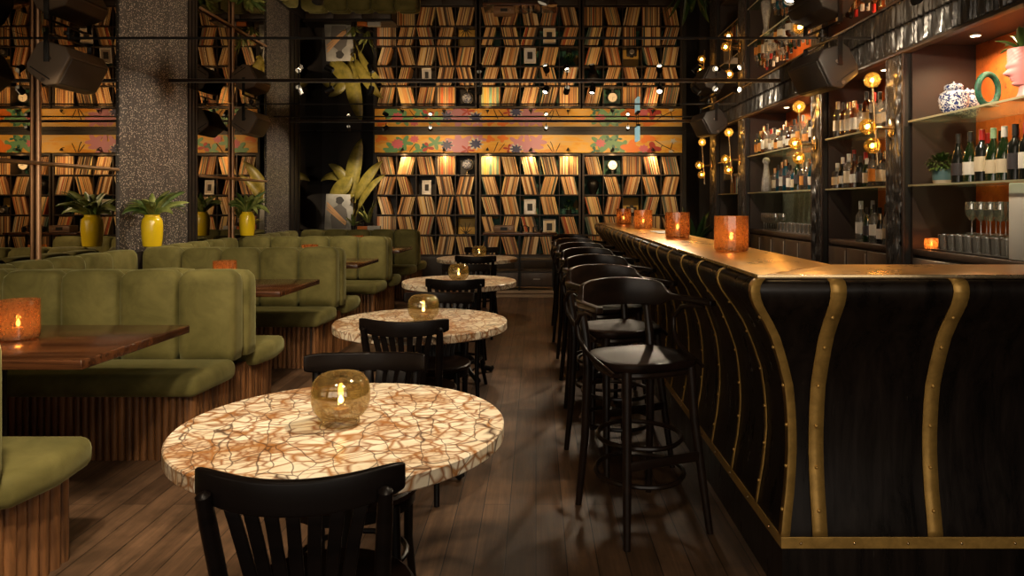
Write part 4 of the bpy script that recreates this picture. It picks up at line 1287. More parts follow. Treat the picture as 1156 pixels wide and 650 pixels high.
for row in range(5):
    for ci, (x0, x1, nm) in enumerate(CASES):
        cw = (x1 - x0 - 0.06) / 5
        for c in range(5):
            xa = x0 + 0.03 + cw * c + (0.0068 if c else 0.0005); xb = x0 + 0.03 + cw * (c + 1) - (0.0068 if c < 4 else 0.0005)
            zb = ROWZ[4 - row] + 0.0065
            CELL[(ci, row, c)] = ((xa + xb) / 2, zb)
            kind = LAY[ci][row][c]
            if kind[0] == 'o':
                continue
            lean = {'\\': -1, '/': 1, '|': 0}[kind[0]] * R(rr.uniform(10, 16))
            inner = xb - xa
            fill = inner - abs(math.sin(lean)) * RH - 0.006
            if kind.endswith('s'):
                fill *= 0.72
            if kind[0] == '/':
                start = xa + 0.002
            else:
                start = xa + 0.002 + abs(math.sin(lean)) * RH if kind[0] == '\\' else xa + 0.003
            s = 0.0; idx = 0
            single = nrec < 300 and row < 2
            while True:
                th = rr.choice(THK)
                adv = th / math.cos(lean)
                if s + adv > fill:
                    break
                nmcol = rr.choice(BPOOL if kind.endswith('g') else POOL)
                yy = SY + 0.004 + rr.uniform(0, 0.006)
                # lower front edge stands on the board; the pile leans on its neighbour
                drop = abs(math.sin(lean)) * th / 2
                mt = Matrix.Translation((start + s + adv / 2, yy, zb + drop + 0.0003)) @ Matrix.Rotation(lean, 4, 'Y')
                if single and nrec < 300:
                    o = bpy.data.objects.new('record_sleeve', sleeve_mesh(th, nmcol)); C.objects.link(o)
                    o.matrix_world = mt
                    tag(o, '%s record, %s from the plant side, %s cubby, %s row, %s' % (nmcol, ORD[min(idx, 24)], ORD[c], ('top', 'second')[row], SHORT[ci]), 'record', 'records on the upper shelves')
                    nrec += 1
                else:
                    sleeve_geo(bulk.setdefault(nmcol, G()), th, mt)
                s += adv + (0.0004 if rr.random() < 0.8 else 0.0015); idx += 1
me = bpy.data.meshes.new('record_sleeves'); V = []; F = []; MI = []
for q, (nmcol, g) in enumerate(bulk.items()):
    n0 = len(V); V += g.v; F += [tuple(i + n0 for i in f) for f in g.f]; MI += [q] * len(g.f)
    me.materials.append(REC[nmcol])
me.from_pydata([tuple(v) for v in V], [], F); me.update(); me.polygons.foreach_set('material_index', MI)
o = bpy.data.objects.new('record_sleeves', me); C.objects.link(o)
tag(o, 'the many leaning records filling the lower rows of the three bookcases', 'records', kind='stuff')

# things standing in the cubbies
x, z = CELL[(0, 0, 4)]
t = thing('table_globe', 'pale round globe on a small stand in the top row beside the middle bookcase', 'globe', (x + 0.02, SY + 0.10, z))
G().sphere((0, 0, 0.17), 0.085, 24, 16).build('ball', M['porcelain'], t)
G().tube([(0.10 * math.cos(a), 0, 0.17 + 0.10 * math.sin(a)) for a in [R(-95 + 18.5 * k) for k in range(11)]], 0.005, 8).build('meridian_arm', M['brass_bright'], t)
G().lathe([(0.055, 0.0), (0.055, 0.008), (0.015, 0.02), (0.010, 0.07)]).build('stand', M['brass_bright'], t)
x, z = CELL[(0, 1, 2)]
def picture_frame(loc, w, h, label, framecol, inner, tilt=-6):
    t = thing('framed_picture', label, 'framed picture', loc); t.rotation_euler = (R(tilt), 0, 0)
    b = 0.022
    g = G().box(-w / 2, -0.008, 0, w / 2, 0.008, b).box(-w / 2, -0.008, h - b, w / 2, 0.008, h).box(-w / 2, -0.008, b, -w / 2 + b, 0.008, h - b).box(w / 2 - b, -0.008, b, w / 2, 0.008, h - b)
    g.build('frame', framecol, t, bevel=0.002)
    p = G().box(-w / 2 + b, -0.002, b, w / 2 - b, 0.006, h - b).build('print', inner, t, smooth=False)
    G().box(-w / 2 + b + w * .17, -0.0035, b + h * .16, w / 2 - b - w * .17, -0.0022, h - b - h * .2).build('image_area', M['black'], p, smooth=False)
    return t
picture_frame((x, SY + 0.08, z), 0.16, 0.24, 'small framed photo standing in the second row of the plant-side bookcase', M['white'], M['steel'])
x, z = CELL[(1, 2, 2)]
picture_frame((x, SY + 0.07, z), 0.20, 0.255, 'white framed dark print in the third row of the middle bookcase', M['white'], M['steel'])
x, z = CELL[(1, 3, 3)]
picture_frame((x, SY + 0.07, z), 0.21, 0.26, 'white framed print above the end of the console', M['white'], M['cream'])
x, z = CELL[(0, 3, 4)]
t = thing('sleeve_display', 'yellow record sleeve shown face-on with a dark twig sculpture before it', 'record', (x, SY + 0.20, z)); t.rotation_euler = (R(-7), 0, 0)
G().box(-0.14, 0, 0, 0.14, 0.006, 0.285).build('sleeve', simple('ochre_sleeve', (0.55, 0.33, 0.06), 0.5), t, bevel=0.001)
t = thing('twig_sculpture', 'dark branching sculpture in front of the yellow sleeve', 'sculpture', (x, SY + 0.09, z))
G().box(-0.06, -0.02, 0, 0.06, 0.02, 0.012).build('base', M['black'], t, bevel=0.002)
g = G()
for a, l in ((20, .12), (60, .17), (95, .15), (130, .16), (160, .11)):
    g.tube([(0, 0, 0.01), (math.cos(R(a)) * l * .5, 0.005, 0.03 + math.sin(R(a)) * l * .6), (math.cos(R(a)) * l * .9, 0, 0.05 + math.sin(R(a)) * l)], [0.008, 0.006, 0.003], 8)
g.build('branches', M['black'], t)
x, z = CELL[(1, 2, 4)]
t = thing('small_topiary', 'round dark bushy plant in a black pot in the middle bookcase', 'plant', (x, SY + 0.13, z))
G().lathe([(0.035, 0), (0.05, 0.07), (0.052, 0.075), (0.04, 0.075)]).build('pot', M['black'], t)
g = G(); q_ = random.Random(4)
for k in range(150):
    a = q_.uniform(0, 2 * PI); el = q_.uniform(-60, 80)
    b = (0.055 * math.cos(a) * math.cos(R(el)), 0.055 * math.sin(a) * math.cos(R(el)), 0.16 + 0.055 * math.sin(R(el)))
    leaf_blade(g, b, a, 0.045, 0.018, el, 40, 3)
g.build('foliage', M['leaf_dark'], t)
x, z = CELL[(2, 0, 1)]
t = thing('desk_clock', 'round white-faced clock on a black stand in the top row', 'clock', (x, SY + 0.09, z))
rt = Matrix.Rotation(R(90), 4, 'X')
G().lathe([(0.088, -0.02), (0.088, 0.02)], (0, 0, 0.155), 32, rt).build('case', M['black'], t, bevel=0.006)
f_ = G().lathe([(0.001, 0.021), (0.074, 0.021)], (0, 0, 0.158), 32, rt, cap=False).build('clock_face', M['white'], t)
G().box(-0.002, -0.0235, 0.158, 0.002, -0.0222, 0.21).box(-0.002, -0.0235, 0.156, 0.035, -0.0222, 0.160).build('hands', M['black'], f_, smooth=False)
G().box(-0.06, -0.03, 0, 0.06, 0.03, 0.014).box(-0.02, -0.015, 0.014, 0.02, 0.015, 0.08).build('stand', M['black'], t, bevel=0.003)
x, z = CELL[(2, 1, 0)]
t = thing('black_vase', 'glossy dark faceted skull-shaped vase in the bar-side bookcase', 'vase', (x, SY + 0.12, z))
G().lathe([(0.05, 0), (0.055, 0.03), (0.085, 0.10), (0.098, 0.16), (0.09, 0.21), (0.06, 0.245), (0.02, 0.26)], n=16).build('body', M['iron'], t)
x, z = CELL[(2, 2, 2)]
t = thing('black_camera', 'black folding box camera standing before an ochre sleeve', 'camera', (x, SY + 0.09, z))
G().box(-0.085, -0.03, 0, 0.085, 0.03, 0.13).build('body', M['black'], t, bevel=0.01)
G().lathe([(0.04, 0.03), (0.04, 0.06), (0.032, 0.065), (0.030, 0.055)], (0, 0, 0.065), 24, rt).build('lens_barrel', M['steel'], t)
G().box(-0.03, -0.02, 0.13, 0.03, 0.02, 0.155).build('viewfinder', M['black'], t, bevel=0.004)
t = thing('ochre_sleeve', 'ochre record sleeve shown face-on behind the black camera', 'record', (x, SY + 0.22, z)); t.rotation_euler = (R(-6), 0, 0)
G().box(-0.135, 0, 0, 0.135, 0.006, 0.285).build('sleeve', bpy.data.materials['ochre_sleeve'], t, bevel=0.001)

# picture lights on top of the bookcases
for x, lab in ((-2.20, 'tiny black gooseneck lamp over the second cubby of the plant-side bookcase'), (-1.52, 'tiny black gooseneck lamp over the fourth cubby of the plant-side bookcase'), (-0.80, 'tiny black gooseneck lamp over the first cubby of the middle bookcase'),
               (-0.08, 'tiny black gooseneck lamp over the third cubby of the middle bookcase'), (0.53, 'tiny black gooseneck lamp over the last cubby of the middle bookcase'),
               (1.27, 'tiny black gooseneck lamp over the white-faced clock'), (1.93, 'tiny black gooseneck lamp over the fourth cubby of the bar-side bookcase')):
    t = thing('picture_light', lab, 'lamp', (x, SY + 0.05, 2.1605))
    G().lathe([(0.02, 0), (0.02, 0.006), (0.008, 0.010)], n=14).build('base', M['black'], t)
    G().tube([(0, 0, 0.006), (0, -0.005, 0.06), (0, -0.04, 0.095), (0, -0.10, 0.10), (0, -0.135, 0.085)], 0.005, 8).build('gooseneck', M['black'], t)
    G().lathe([(0.012, 0.012), (0.028, -0.03)], (0, -0.145, 0.070), 18, cap=False).build('shade', M['black'], t, solid=0.002)
    G().sphere((0, -0.145, 0.052), 0.010, 10, 6).build('bulb', M['lens'], t)
    spot((x, SY + 0.05 - 0.145, 2.1605 + 0.035), (x, SY + 0.06, 1.5), 28, 120, 1.0, (1, 0.62, 0.26), 0.012)

# ------------------------------------------------------------------ painted frieze above the shelves
fz = thing('painted_frieze', 'long orange painted panel of flowers and leaves above the record shelves', 'painting', (0, SY - 0.02, 0))
m, nt, b = newmat('orange_frieze_ground')
n_ = noise(nt, coords(nt, (1.6, 1, 5)), 1.5, 4, 0.55, 0.8)
r_ = ramp(nt, [(0.35, (0.66, 0.28, 0.025)), (0.5, (0.74, 0.42, 0.055)), (0.65, (0.66, 0.44, 0.16))]); L(nt, n_.outputs['Fac'], r_.inputs['Fac'])
L(nt, r_.outputs['Color'], b.inputs['Base Color']); b.inputs['Roughness'].default_value = 0.5
G().box(-2.68, 0, 2.175, 2.43, 0.02, 2.47).build('panel', m, fz, smooth=False)
G().box(-2.68, -0.006, 2.355, 2.43, -0.0005, 2.360).build('groove_line', simple('pale_line', (0.6, 0.45, 0.3), 0.5), fz, smooth=False)
FC = {'pink': simple('painted_pink', (0.58, 0.13, 0.17), 0.5), 'lilac': simple('painted_lilac', (0.50, 0.22, 0.30), 0.5), 'green': simple('painted_green', (0.12, 0.30, 0.14), 0.5), 'deep': simple('painted_deep_green', (0.01, 0.12, 0.08), 0.5),
      'blue': simple('painted_navy', (0.02, 0.03, 0.12), 0.5), 'pale': simple('painted_pale', (0.55, 0.55, 0.50), 0.5), 'orange': simple('painted_orange', (0.75, 0.20, 0.02), 0.5), 'red': simple('painted_red', (0.35, 0.03, 0.02), 0.5), 'black': M['black']}
BLN = [0]
def blossom(px, pz, r, col, petals, amp, depth, sx=1.25, rot=0.7):
    if col in ('lilac', 'orange', 'green'):
        r *= 1.12; amp *= 0.75
    g = G(); n = 60; vs = []
    for k in range(n):
        a = 2 * PI * k / n
        q = r * (1 - amp + amp * math.cos(petals * a + rot))
        vs.append((px + sx * q * math.cos(a), pz + q * math.sin(a)))
    vs = [(x, max(2.178, min(2.467, z))) for x, z in vs]
    c = len(vs)
    BLN[0] += 1
    y0 = -0.0062 - depth - 0.00013 * BLN[0]
    pts = [(x, y0, z) for x, z in vs] + [(x, -0.0052, z) for x, z in vs] + [(px, y0, max(2.2, min(2.45, pz)))]
    fs = [(k, (k + 1) % n, 2 * n) for k in range(n)] + [(k, k + n, (k + 1) % n + n, (k + 1) % n) for k in range(n)]
    g.add(pts, fs).build('painted_' + ('flower' if petals > 4 else 'leaf'), FC[col], fz, smooth=False)
for a in ((-2.36, 2.25, 0.12, 'green', 5, .35, .001), (-2.42, 2.22, .09, 'green', 4, .4, .0015), (-2.20, 2.34, 0.12, 'green', 5, .4, .001), (-2.30, 2.32, 0.085, 'pink', 9, .12, .002), (-2.02, 2.40, 0.065, 'pink', 8, .15, .002), (-2.58, 2.42, .08, 'orange', 3, .4, .001),
          (-1.80, 2.26, 0.09, 'red', 3, .45, .002), (-1.86, 2.28, 0.05, 'deep', 3, .3, .003), (-1.67, 2.34, 0.11, 'green', 5, .45, .001), (-1.95, 2.22, .10, 'green', 3, .5, .001), (-1.48, 2.30, .085, 'blue', 8, .22, .003), (-1.48, 2.30, .10, 'pale', 8, .3, .002), (-1.27, 2.29, .20, 'lilac', 7, .3, .001),
          (-1.14, 2.22, .10, 'red', 5, .5, .002), (-1.0, 2.32, .11, 'pale', 9, .25, .002), (-1.0, 2.32, .085, 'blue', 8, .2, .003), (-0.95, 2.40, .10, 'lilac', 5, .4, .001), (-0.76, 2.40, .06, 'orange', 3, .3, .001), (-0.55, 2.42, .07, 'orange', 4, .3, .001),
          (-0.33, 2.23, .10, 'pale', 9, .25, .002), (-0.33, 2.23, .08, 'blue', 8, .2, .003), (-0.30, 2.33, .13, 'lilac', 5, .45, .001), (-0.13, 2.28, .19, 'lilac', 7, .4, .001), (0.02, 2.36, .12, 'lilac', 5, .35, .001), (-0.45, 2.24, .08, 'red', 4, .5, .001),
          (1.05, 2.34, .12, 'green', 5, .4, .001), (1.22, 2.34, .18, 'green', 6, .4, .001), (1.42, 2.25, .13, 'green', 5, .4, .001), (1.07, 2.33, .075, 'pink', 8, .15, .003), (1.20, 2.40, .06, 'deep', 3, .4, .002), (1.36, 2.41, .06, 'deep', 3, .45, .002), (0.98, 2.21, .07, 'deep', 3, .4, .002), (1.30, 2.24, .07, 'deep', 3, .4, .002),
          (1.58, 2.25, .13, 'orange', 4, .3, .002), (1.78, 2.20, .09, 'green', 4, .35, .001), (1.79, 2.24, .07, 'pink', 8, .15, .003), (1.95, 2.25, .11, 'red', 3, .3, .001), (2.28, 2.37, .045, 'pale', 5, .25, .003), (2.24, 2.19, .035, 'pale', 5, .25, .003), (1.85, 2.42, .10, 'orange', 3, .35, .001)):
    blossom(*a)
g = G()
for pts in (((0.30, 2.185), (0.27, 2.30), (0.24, 2.36)), ((0.33, 2.185), (0.40, 2.33)), ((0.28, 2.185), (0.19, 2.31)), ((-0.70, 2.185), (-0.63, 2.35)), ((-0.62, 2.20), (-0.52, 2.32)), ((-2.10, 2.19), (-2.0, 2.33)), ((1.95, 2.40), (2.10, 2.30), (2.30, 2.20)), ((2.28, 2.37), (2.24, 2.24)), ((2.10, 2.30), (2.04, 2.20))):
    g.tube([(x, -0.006, z) for x, z in pts], 0.006, 6)
g.build('painted_twigs', M['black'], fz)
structure(G().box(-2.70, SY - 0.03, 2.472, 2.45, SY + 0.02, CEIL - 0.001).build('trim_7', M['black'], smooth=False))
structure(G().box(-2.71, SY - 0.001, 0, -2.682, 12.12, CEIL - 0.001).build('trim_8', M['black'], smooth=False))
structure(G().box(2.437, SY - 0.02, 0, 2.50, 12.12, CEIL - 0.001).build('trim_9', M['black'], smooth=False))

# ------------------------------------------------------------------ console in front of the middle bookcase
t = thing('record_console', 'open dark console with a wooden top standing before the middle bookcase', 'console', (0, 10.1, 0))
cx0, cx1 = -0.76, 0.30
G().box(cx0, 0, 0.885, cx1, 0.45, 0.915).build('top', M['walnut'], t, bevel=0.003)
for x in (cx0 + 0.02, (cx0 + cx1) / 2 - 0.02, cx1 - 0.06):
    for y in (0.01, 0.41):
        G().box(x, y, 0.09, x + 0.028, y + 0.028, 0.8845).build('leg', M['iron'], t, smooth=False)
G().box(cx0 + 0.01, 0.04, 0.50, cx1 - 0.01, 0.44, 0.52).build('shelf', M['darkwood'], t, smooth=False)
G().box(cx0 + 0.052, 0.03, 0.14, cx1 - 0.062, 0.40, 0.36).build('drawer_box', M['darkwood'], t, smooth=False)
for xa, xb in ((cx0 + 0.06, (cx0 + cx1) / 2 - 0.03), ((cx0 + cx1) / 2 + 0.02, cx1 - 0.07)):
    d = G().box(xa, 0.012, 0.16, xb, 0.0295, 0.34).build('drawer', M['cabwood'], t, bevel=0.003)
    G().box((xa + xb) / 2 - 0.05, 0.004, 0.245, (xa + xb) / 2 + 0.05, 0.0115, 0.258).build('handle', M['steel'], d, bevel=0.002)
t2 = thing('wooden_step', 'pale wooden step under the record console', 'step', (0, 10.06, 0))
G().box(-1.0, 0.0, 0.055, 0.32, 0.60, 0.09).build('tread', M['ltwood'], t2, bevel=0.003)
G().box(-0.98, 0.02, 0.0, 0.30, 0.58, 0.0545).build('riser', M['ltwood'], t2, smooth=False)
t = thing('wooden_radio', 'low wooden receiver box with a black dial on the console top', 'radio', (-0.46, 10.28, 0.9155))
G().box(-0.15, -0.10, 0, 0.15, 0.10, 0.10).build('case', wood('receiver_wood', (0.20, 0.10, 0.05), (0.40, 0.22, 0.11), (3, 20, 20)), t, bevel=0.008)
d = G().box(-0.05, -0.103, 0.03, 0.05, -0.1003, 0.075).build('dial', M['black'], t, smooth=False)
G().lathe([(0.010, 0.1), (0.010, 0.112)], (0.09, 0, 0.05), 14, rt).build('knob', M['steel'], t)
for x, lab in ((-0.16, 'black headphones lying in the middle of the console top'), (0.02, 'black headphones lying beside the white framed print')):
    t = thing('headphones', lab, 'headphones', (x, 10.22, 0.9155))
    for s in (-1, 1):
        G().lathe([(0.02, -0.015), (0.042, -0.012), (0.042, 0.012), (0.02, 0.015)], (s * 0.055, 0, 0.043), 18, Matrix.Rotation(R(90), 4, 'Y')).build('ear_cup', M['black'], t)
    G().tube([(0.065 * math.cos(a), 0.0, 0.05 + 0.045 * math.sin(a)) for a in [PI * k / 10 for k in range(11)]], 0.007, 8).build('headband', M['black'], t)

# ------------------------------------------------------------------ corner by the mirror: sideboard, portrait, plants
t = thing('corner_sideboard', 'low dark sideboard in the corner under the portrait and the banana plant', 'sideboard', (0, 0, 0))
G().box(-3.60, 11.05, 0.10, -2.25, 11.40, 0.89).build('body', M['darkwood'], t, smooth=False)
G().box(-3.63, 11.02, 0.8905, -2.22, 11.43, 0.915).build('top', M['shelfwood'], t, bevel=0.003)
for x in (-3.56, -2.33):
    for y in (11.09, 11.35):
        G().lathe([(0.015, 0), (0.024, 0.0995)], (x, y, 0), 10).build('leg', M['iron'], t)
for q in range(3):
    d = G().box(-3.59 + q * 0.445, 11.030, 0.12, -3.155 + q * 0.445, 11.0495, 0.87).build('door', M['cabwood'], t, bevel=0.003)
    G().sphere((-3.20 + q * 0.445, 11.018, 0.55), 0.012, 10, 6).build('knob', M['steel'], d)
t = thing('portrait_print', 'pale grey print of a figure with a painted slanting light streak, leaning above the sideboard', 'picture', (-3.13, 11.22, 0.9155)); t.rotation_euler = (R(-8), R(1.5), R(6))
m, nt, b = newmat('print_ground')
n_ = noise(nt, coords(nt), 4, 3); r_ = ramp(nt, [(0.3, (0.20, 0.19, 0.16)), (0.7, (0.42, 0.39, 0.33))]); L(nt, n_.outputs['Fac'], r_.inputs['Fac']); L(nt, r_.outputs['Color'], b.inputs['Base Color'])
G().box(-0.215, 0, 0, 0.215, 0.012, 0.57).build('board', m, t, bevel=0.001)
fig = G()
def flat(g, poly, y=-0.001, th=0.0015):
    n = len(poly)
    g.add([(x, y, z) for x, z in poly] + [(x, y - th, z) for x, z in poly], [tuple(range(n)), tuple(range(n, 2 * n))] + [(i, (i + 1) % n, n + (i + 1) % n, n + i) for i in range(n)])
flat(fig, [(0.0 + 0.062 * math.cos(a) * (1 + .12 * math.cos(5 * a)), 0.47 + 0.062 * math.sin(a)) for a in [2 * PI * k / 24 for k in range(24)]])
fig.build('figure_hair', simple('print_dark', (0.03, 0.025, 0.02), 0.6), t, smooth=False)
fig = G(); flat(fig, [(-0.10, 0.02), (-0.13, 0.20), (-0.10, 0.34), (-0.03, 0.39), (-0.025, 0.42), (0.035, 0.42), (0.04, 0.39), (0.11, 0.33), (0.14, 0.18), (0.12, 0.02)], -0.001, 0.001)
fig.build('figure_body', simple('print_mid', (0.11, 0.095, 0.08), 0.6), t, smooth=False)
fig = G()
for o_ in (0, 0.05, 0.10): flat(fig, [(-0.20, 0.42 - o_), (-0.19, 0.44 - o_), (0.12, 0.13 - o_ * .3), (0.10, 0.10 - o_ * .3)], -0.003, 0.001)
fig.build('painted_light_streak', simple('print_painted_light', (0.62, 0.34, 0.14), 0.6), t, smooth=False)  # light slanting across the print, painted as flat orange strips
def blade_plant(name, label, cat, loc, pot, leaves, mat, seed, rz=0):
    t = thing(name, label, cat, loc, rz)
    for nm_, prof_, pm in pot:
        G().lathe(prof_, n=28).build(nm_, pm, t)
    q_ = random.Random(seed)
    n, z, lr, wr, rise, droop, rad = leaves
    for k in range(n):
        g = G()
        a = 2 * PI * k / n * 1.0 + q_.uniform(-0.3, 0.3) + (k % 3) * 0.5
        leaf_blade(g, (rad * math.cos(a), rad * math.sin(a), z), a, q_.uniform(*lr), q_.uniform(*wr), q_.uniform(*rise), q_.uniform(*droop), 9)
        g.build('leaf', mat, t, solid=0.0012)
    return t
t = thing('banana_plant', 'tall plant with broad yellow-green banana leaves in the corner behind the portrait', 'plant', (-3.05, 11.64, 0.0))
G().lathe([(0.12, 0), (0.17, 0.30), (0.18, 0.31), (0.16, 0.32), (0.15, 0.29)], n=28).build('pot', M['black'], t)
G().lathe([(0.055, 0.28), (0.045, 0.7), (0.035, 1.2)], n=14).build('stalk', M['banana'], t)
for az, ln, w, rs, dr, bx, by, bz in ((0.0, 1.00, 0.25, 86, 14, 0.00, 0.02, 1.42), (0.0, 0.78, 0.17, 66, 24, 0.10, -0.03, 1.40), (0.0, 0.72, 0.13, 70, 40, 0.16, -0.06, 1.25), (0.0, 0.50, 0.27, 40, -12, -0.30, -0.05, 1.42), (PI, 0.62, 0.17, 88, 70, -0.05, 0.05, 1.50),
                                  (PI, 0.55, 0.15, 60, 110, -0.05, 0.10, 1.62), (-1.2, 0.55, 0.18, 60, 60, 0.0, -0.05, 1.15)):
    g = G(); leaf_blade(g, (bx, by, bz), az, ln, w, rs, dr, 12, 0.22, (0.25 * math.sin(az * 7 + bz * 9), -0.93, 0.30)); lf = g.build('leaf', M['banana'], t, solid=0.003)
    g = G(); g.tube([(0, 0, 1.0), (bx * .6, by * .6, (1.0 + bz) / 2), (bx, by, bz + 0.02)], [0.022, 0.016, 0.010], 8); g.build('leaf_stalk', M['banana'], lf)
blade_plant('snake_plant', 'pointed pale-edged leaves of a small potted plant beside the portrait', 'plant', (-2.66, 11.25, 0.9155), [('pot', [(0.06, 0), (0.085, 0.11), (0.08, 0.115), (0.07, 0.10)], M['darkwood'])], (13, 0.09, (0.26, 0.44), (0.045, 0.065), (55, 86), (10, 45), 0.02), M['leaf_pale'], 5)
blade_plant('small_fern', 'small bright green plant between the portrait and the pointed-leaf plant', 'plant', (-2.86, 11.10, 0.9155), [('pot', [(0.03, 0), (0.04, 0.07), (0.03, 0.07)], M['darkwood'])], (14, 0.06, (0.12, 0.26), (0.03, 0.05), (30, 80), (20, 70), 0.01), M['leaf_pale'], 6)
tag(G().box(-2.63, 11.05, 0.9156, -2.43, 11.12, 0.982).build('white_box', M['white'], bevel=0.004), 'small white box lying before the pointed-leaf plant', 'box')
tag(G().box(-2.79, 11.055, 0.9156, -2.64, 11.13, 0.975).build('orange_box', FC['orange'], bevel=0.004), 'small orange box next to the white box on the sideboard', 'box')

blade_plant('bar_end_plant', 'dark green plant with upright leaves past the far end of the bar', 'plant', (2.13, 9.6, 0.0), [('pot', [(0.14, 0), (0.20, 0.62), (0.20, 0.64), (0.17, 0.64), (0.16, 0.60)], M['black'])], (18, 0.60, (0.50, 0.80), (0.09, 0.13), (58, 88), (15, 60), 0.04), M['leaf_dark'], 9)
# yellow vases with leafy stems
for i, (y, lab) in enumerate(((6.26, 'yellow glazed vase of leafy stems in front of the first sparkling pillar'), (8.32, 'yellow glazed vase of leafy stems before the mirror between the pillars'))):
    t = thing('yellow_vase', lab, 'vase', (-3.39, y, BT - 0.001 + 0.012))
    G().lathe([(0.070, 0), (0.075, 0.004), (0.082, 0.05), (0.087, 0.12), (0.088, 0.18), (0.084, 0.225), (0.073, 0.252), (0.062, 0.262), (0.061, 0.266), (0.063, 0.280), (0.057, 0.280), (0.055, 0.258), (0.001, 0.25)], n=36, cap=False).build('body', M['yellow'], t)
    q_ = random.Random(21 + i)
    for k in range(34):
        g = G(); a = 2 * PI * k / 34 * 3.0 + q_.uniform(-.4, .4)
        reach = q_.uniform(0.24, 0.38) * (0.72 if math.cos(a) < -0.5 else 1.0)
        leaf_blade(g, (0.025 * math.cos(a), 0.025 * math.sin(a), 0.265), a, reach, q_.uniform(0.040, 0.068), q_.uniform(48, 84), q_.uniform(40, 120), 9, 0.25, (0.5 * math.sin(k), -0.85, 0.35) if k % 2 else None)
        g.build('leaf', (M['leaf_pale'], M['leaf'], M['leaf_pale'])[k % 3], t, solid=0.001)
        
# ================================================================== BOTTLES AND GLASSES
def glassy(name, col, alpha):
    m = mat_glass(name, tuple(0.25 + 0.75 * c for c in col) if alpha < 0.6 else tuple(c * 0.8 for c in col), alpha, 0.35, col)
    return m
BG = {'green': glassy('green_bottle_glass', (0.04, 0.10, 0.03), 0.75), 'brown': glassy('brown_bottle_glass', (0.14, 0.045, 0.012), 0.75), 'black': simple('dark_wine_glass', (0.008, 0.009, 0.007), 0.12),
      'clear': glassy('clear_bottle_glass', (0.55, 0.55, 0.52), 0.22), 'amber': glassy('amber_spirit', (0.34, 0.13, 0.025), 0.5), 'blue': glassy('blue_bottle_glass', (0.02, 0.22, 0.34), 0.7), 'red': glassy('red_spirit', (0.40, 0.02, 0.015), 0.7)}
CAPS = {'black': M['black'], 'red': simple('red_foil', (0.35, 0.015, 0.012), 0.4), 'gold': M['brass_bright'], 'white': M['white'], 'green': simple('pale_green_foil', (0.25, 0.38, 0.22), 0.4)}
LABM = {'cream': M['cream'], 'white': simple('white_label', (0.72, 0.68, 0.60), 0.6), 'dark': simple('dark_label', (0.04, 0.035, 0.04), 0.6), 'orange': simple('orange_label', (0.62, 0.26, 0.05), 0.6), 'blue': simple('blue_label', (0.12, 0.20, 0.35), 0.6)}
SHAPES = {
    'wine': ([(0.034, 0), (0.038, 0.004), (0.038, 0.175), (0.034, 0.198), (0.018, 0.222), (0.0145, 0.238), (0.0145, 0.285)], 0.060, 0.145, 0.2, 0.302),
    'burgundy': ([(0.036, 0), (0.040, 0.004), (0.040, 0.140), (0.034, 0.175), (0.020, 0.212), (0.0145, 0.235), (0.0145, 0.285)], 0.045, 0.120, 0.2, 0.300),
    'spirit': ([(0.034, 0), (0.037, 0.004), (0.037, 0.160), (0.032, 0.185), (0.016, 0.205), (0.0145, 0.245)], 0.040, 0.130, 0.2, 0.262),
    'squat': ([(0.043, 0), (0.047, 0.004), (0.048, 0.100), (0.042, 0.135), (0.018, 0.155), (0.015, 0.188)], 0.030, 0.095, 0.2, 0.212),
    'tall': ([(0.030, 0), (0.033, 0.004), (0.033, 0.190), (0.028, 0.220), (0.014, 0.238), (0.013, 0.290)], 0.055, 0.150, 0.2, 0.308)}
BPROTO = {}
def bottle(shape, gcol, cap, lab, loc, label, group, s=1.0):
    key = (shape, gcol, cap, lab)
    if key not in BPROTO:
        prof, l0, l1, _, htop = SHAPES[shape]
        t = thing('bottle', label, 'bottle', loc, 0, group)
        G().lathe(prof, n=20).build('glass_body', BG[gcol], t)
        rl = max(r for r, z in prof) + 0.0008
        G().lathe([(rl, l0), (rl, l1)], n=20, cap=False).build('paper_label', LABM[lab], t)
        rn = prof[-1][0] + 0.0015; zt = prof[-1][1]
        G().lathe([(rn, zt - 0.045), (rn, htop - 0.002), (rn - 0.003, htop)], n=14).build('cap', CAPS[cap], t)
        BPROTO[key] = copier(t)
    else:
        t = BPROTO[key](loc, 0, label)
        t['group'] = group
    t.rotation_euler.z = random.uniform(0, 6)
    t.scale = (s, s, s)
    return t
rb = random.Random(5)
# wine row on the shelf of the wine bay
wines = [('burgundy', 'black', 'black', 'dark', 4.385), ('burgundy', 'green', 'black', 'white', 4.265), ('wine', 'black', 'red', 'cream', 4.155), ('burgundy', 'green', 'green', 'cream', 4.050), ('burgundy', 'green', 'white', 'cream', 3.955), ('wine', 'black', 'black', 'dark', 3.865), ('wine', 'black', 'red', 'white', 3.775), ('wine', 'green', 'gold', 'cream', 3.68)]
for i, (sh, gc, cp, lb, y) in enumerate(wines):
    bottle(sh, gc, cp, lb, (2.615, y, SH_LO + 0.0006), '%s wine bottle with %s cap and %s label, %s from the small potted bush' % (gc, cp, lb, ORD[i]), 'wine bottles on the lower shelf', 1.02)
for i in range(6):
    bottle('wine', 'black', ('red', 'black')[i % 2], 'cream', (2.74, 4.30 - 0.13 * i, SH_LO + 0.0006), 'wine bottle in the rear row, %s cap, %s from the small potted bush' % (('red', 'black')[i % 2], ORD[i]), 'wine bottles on the lower shelf', 1.0)
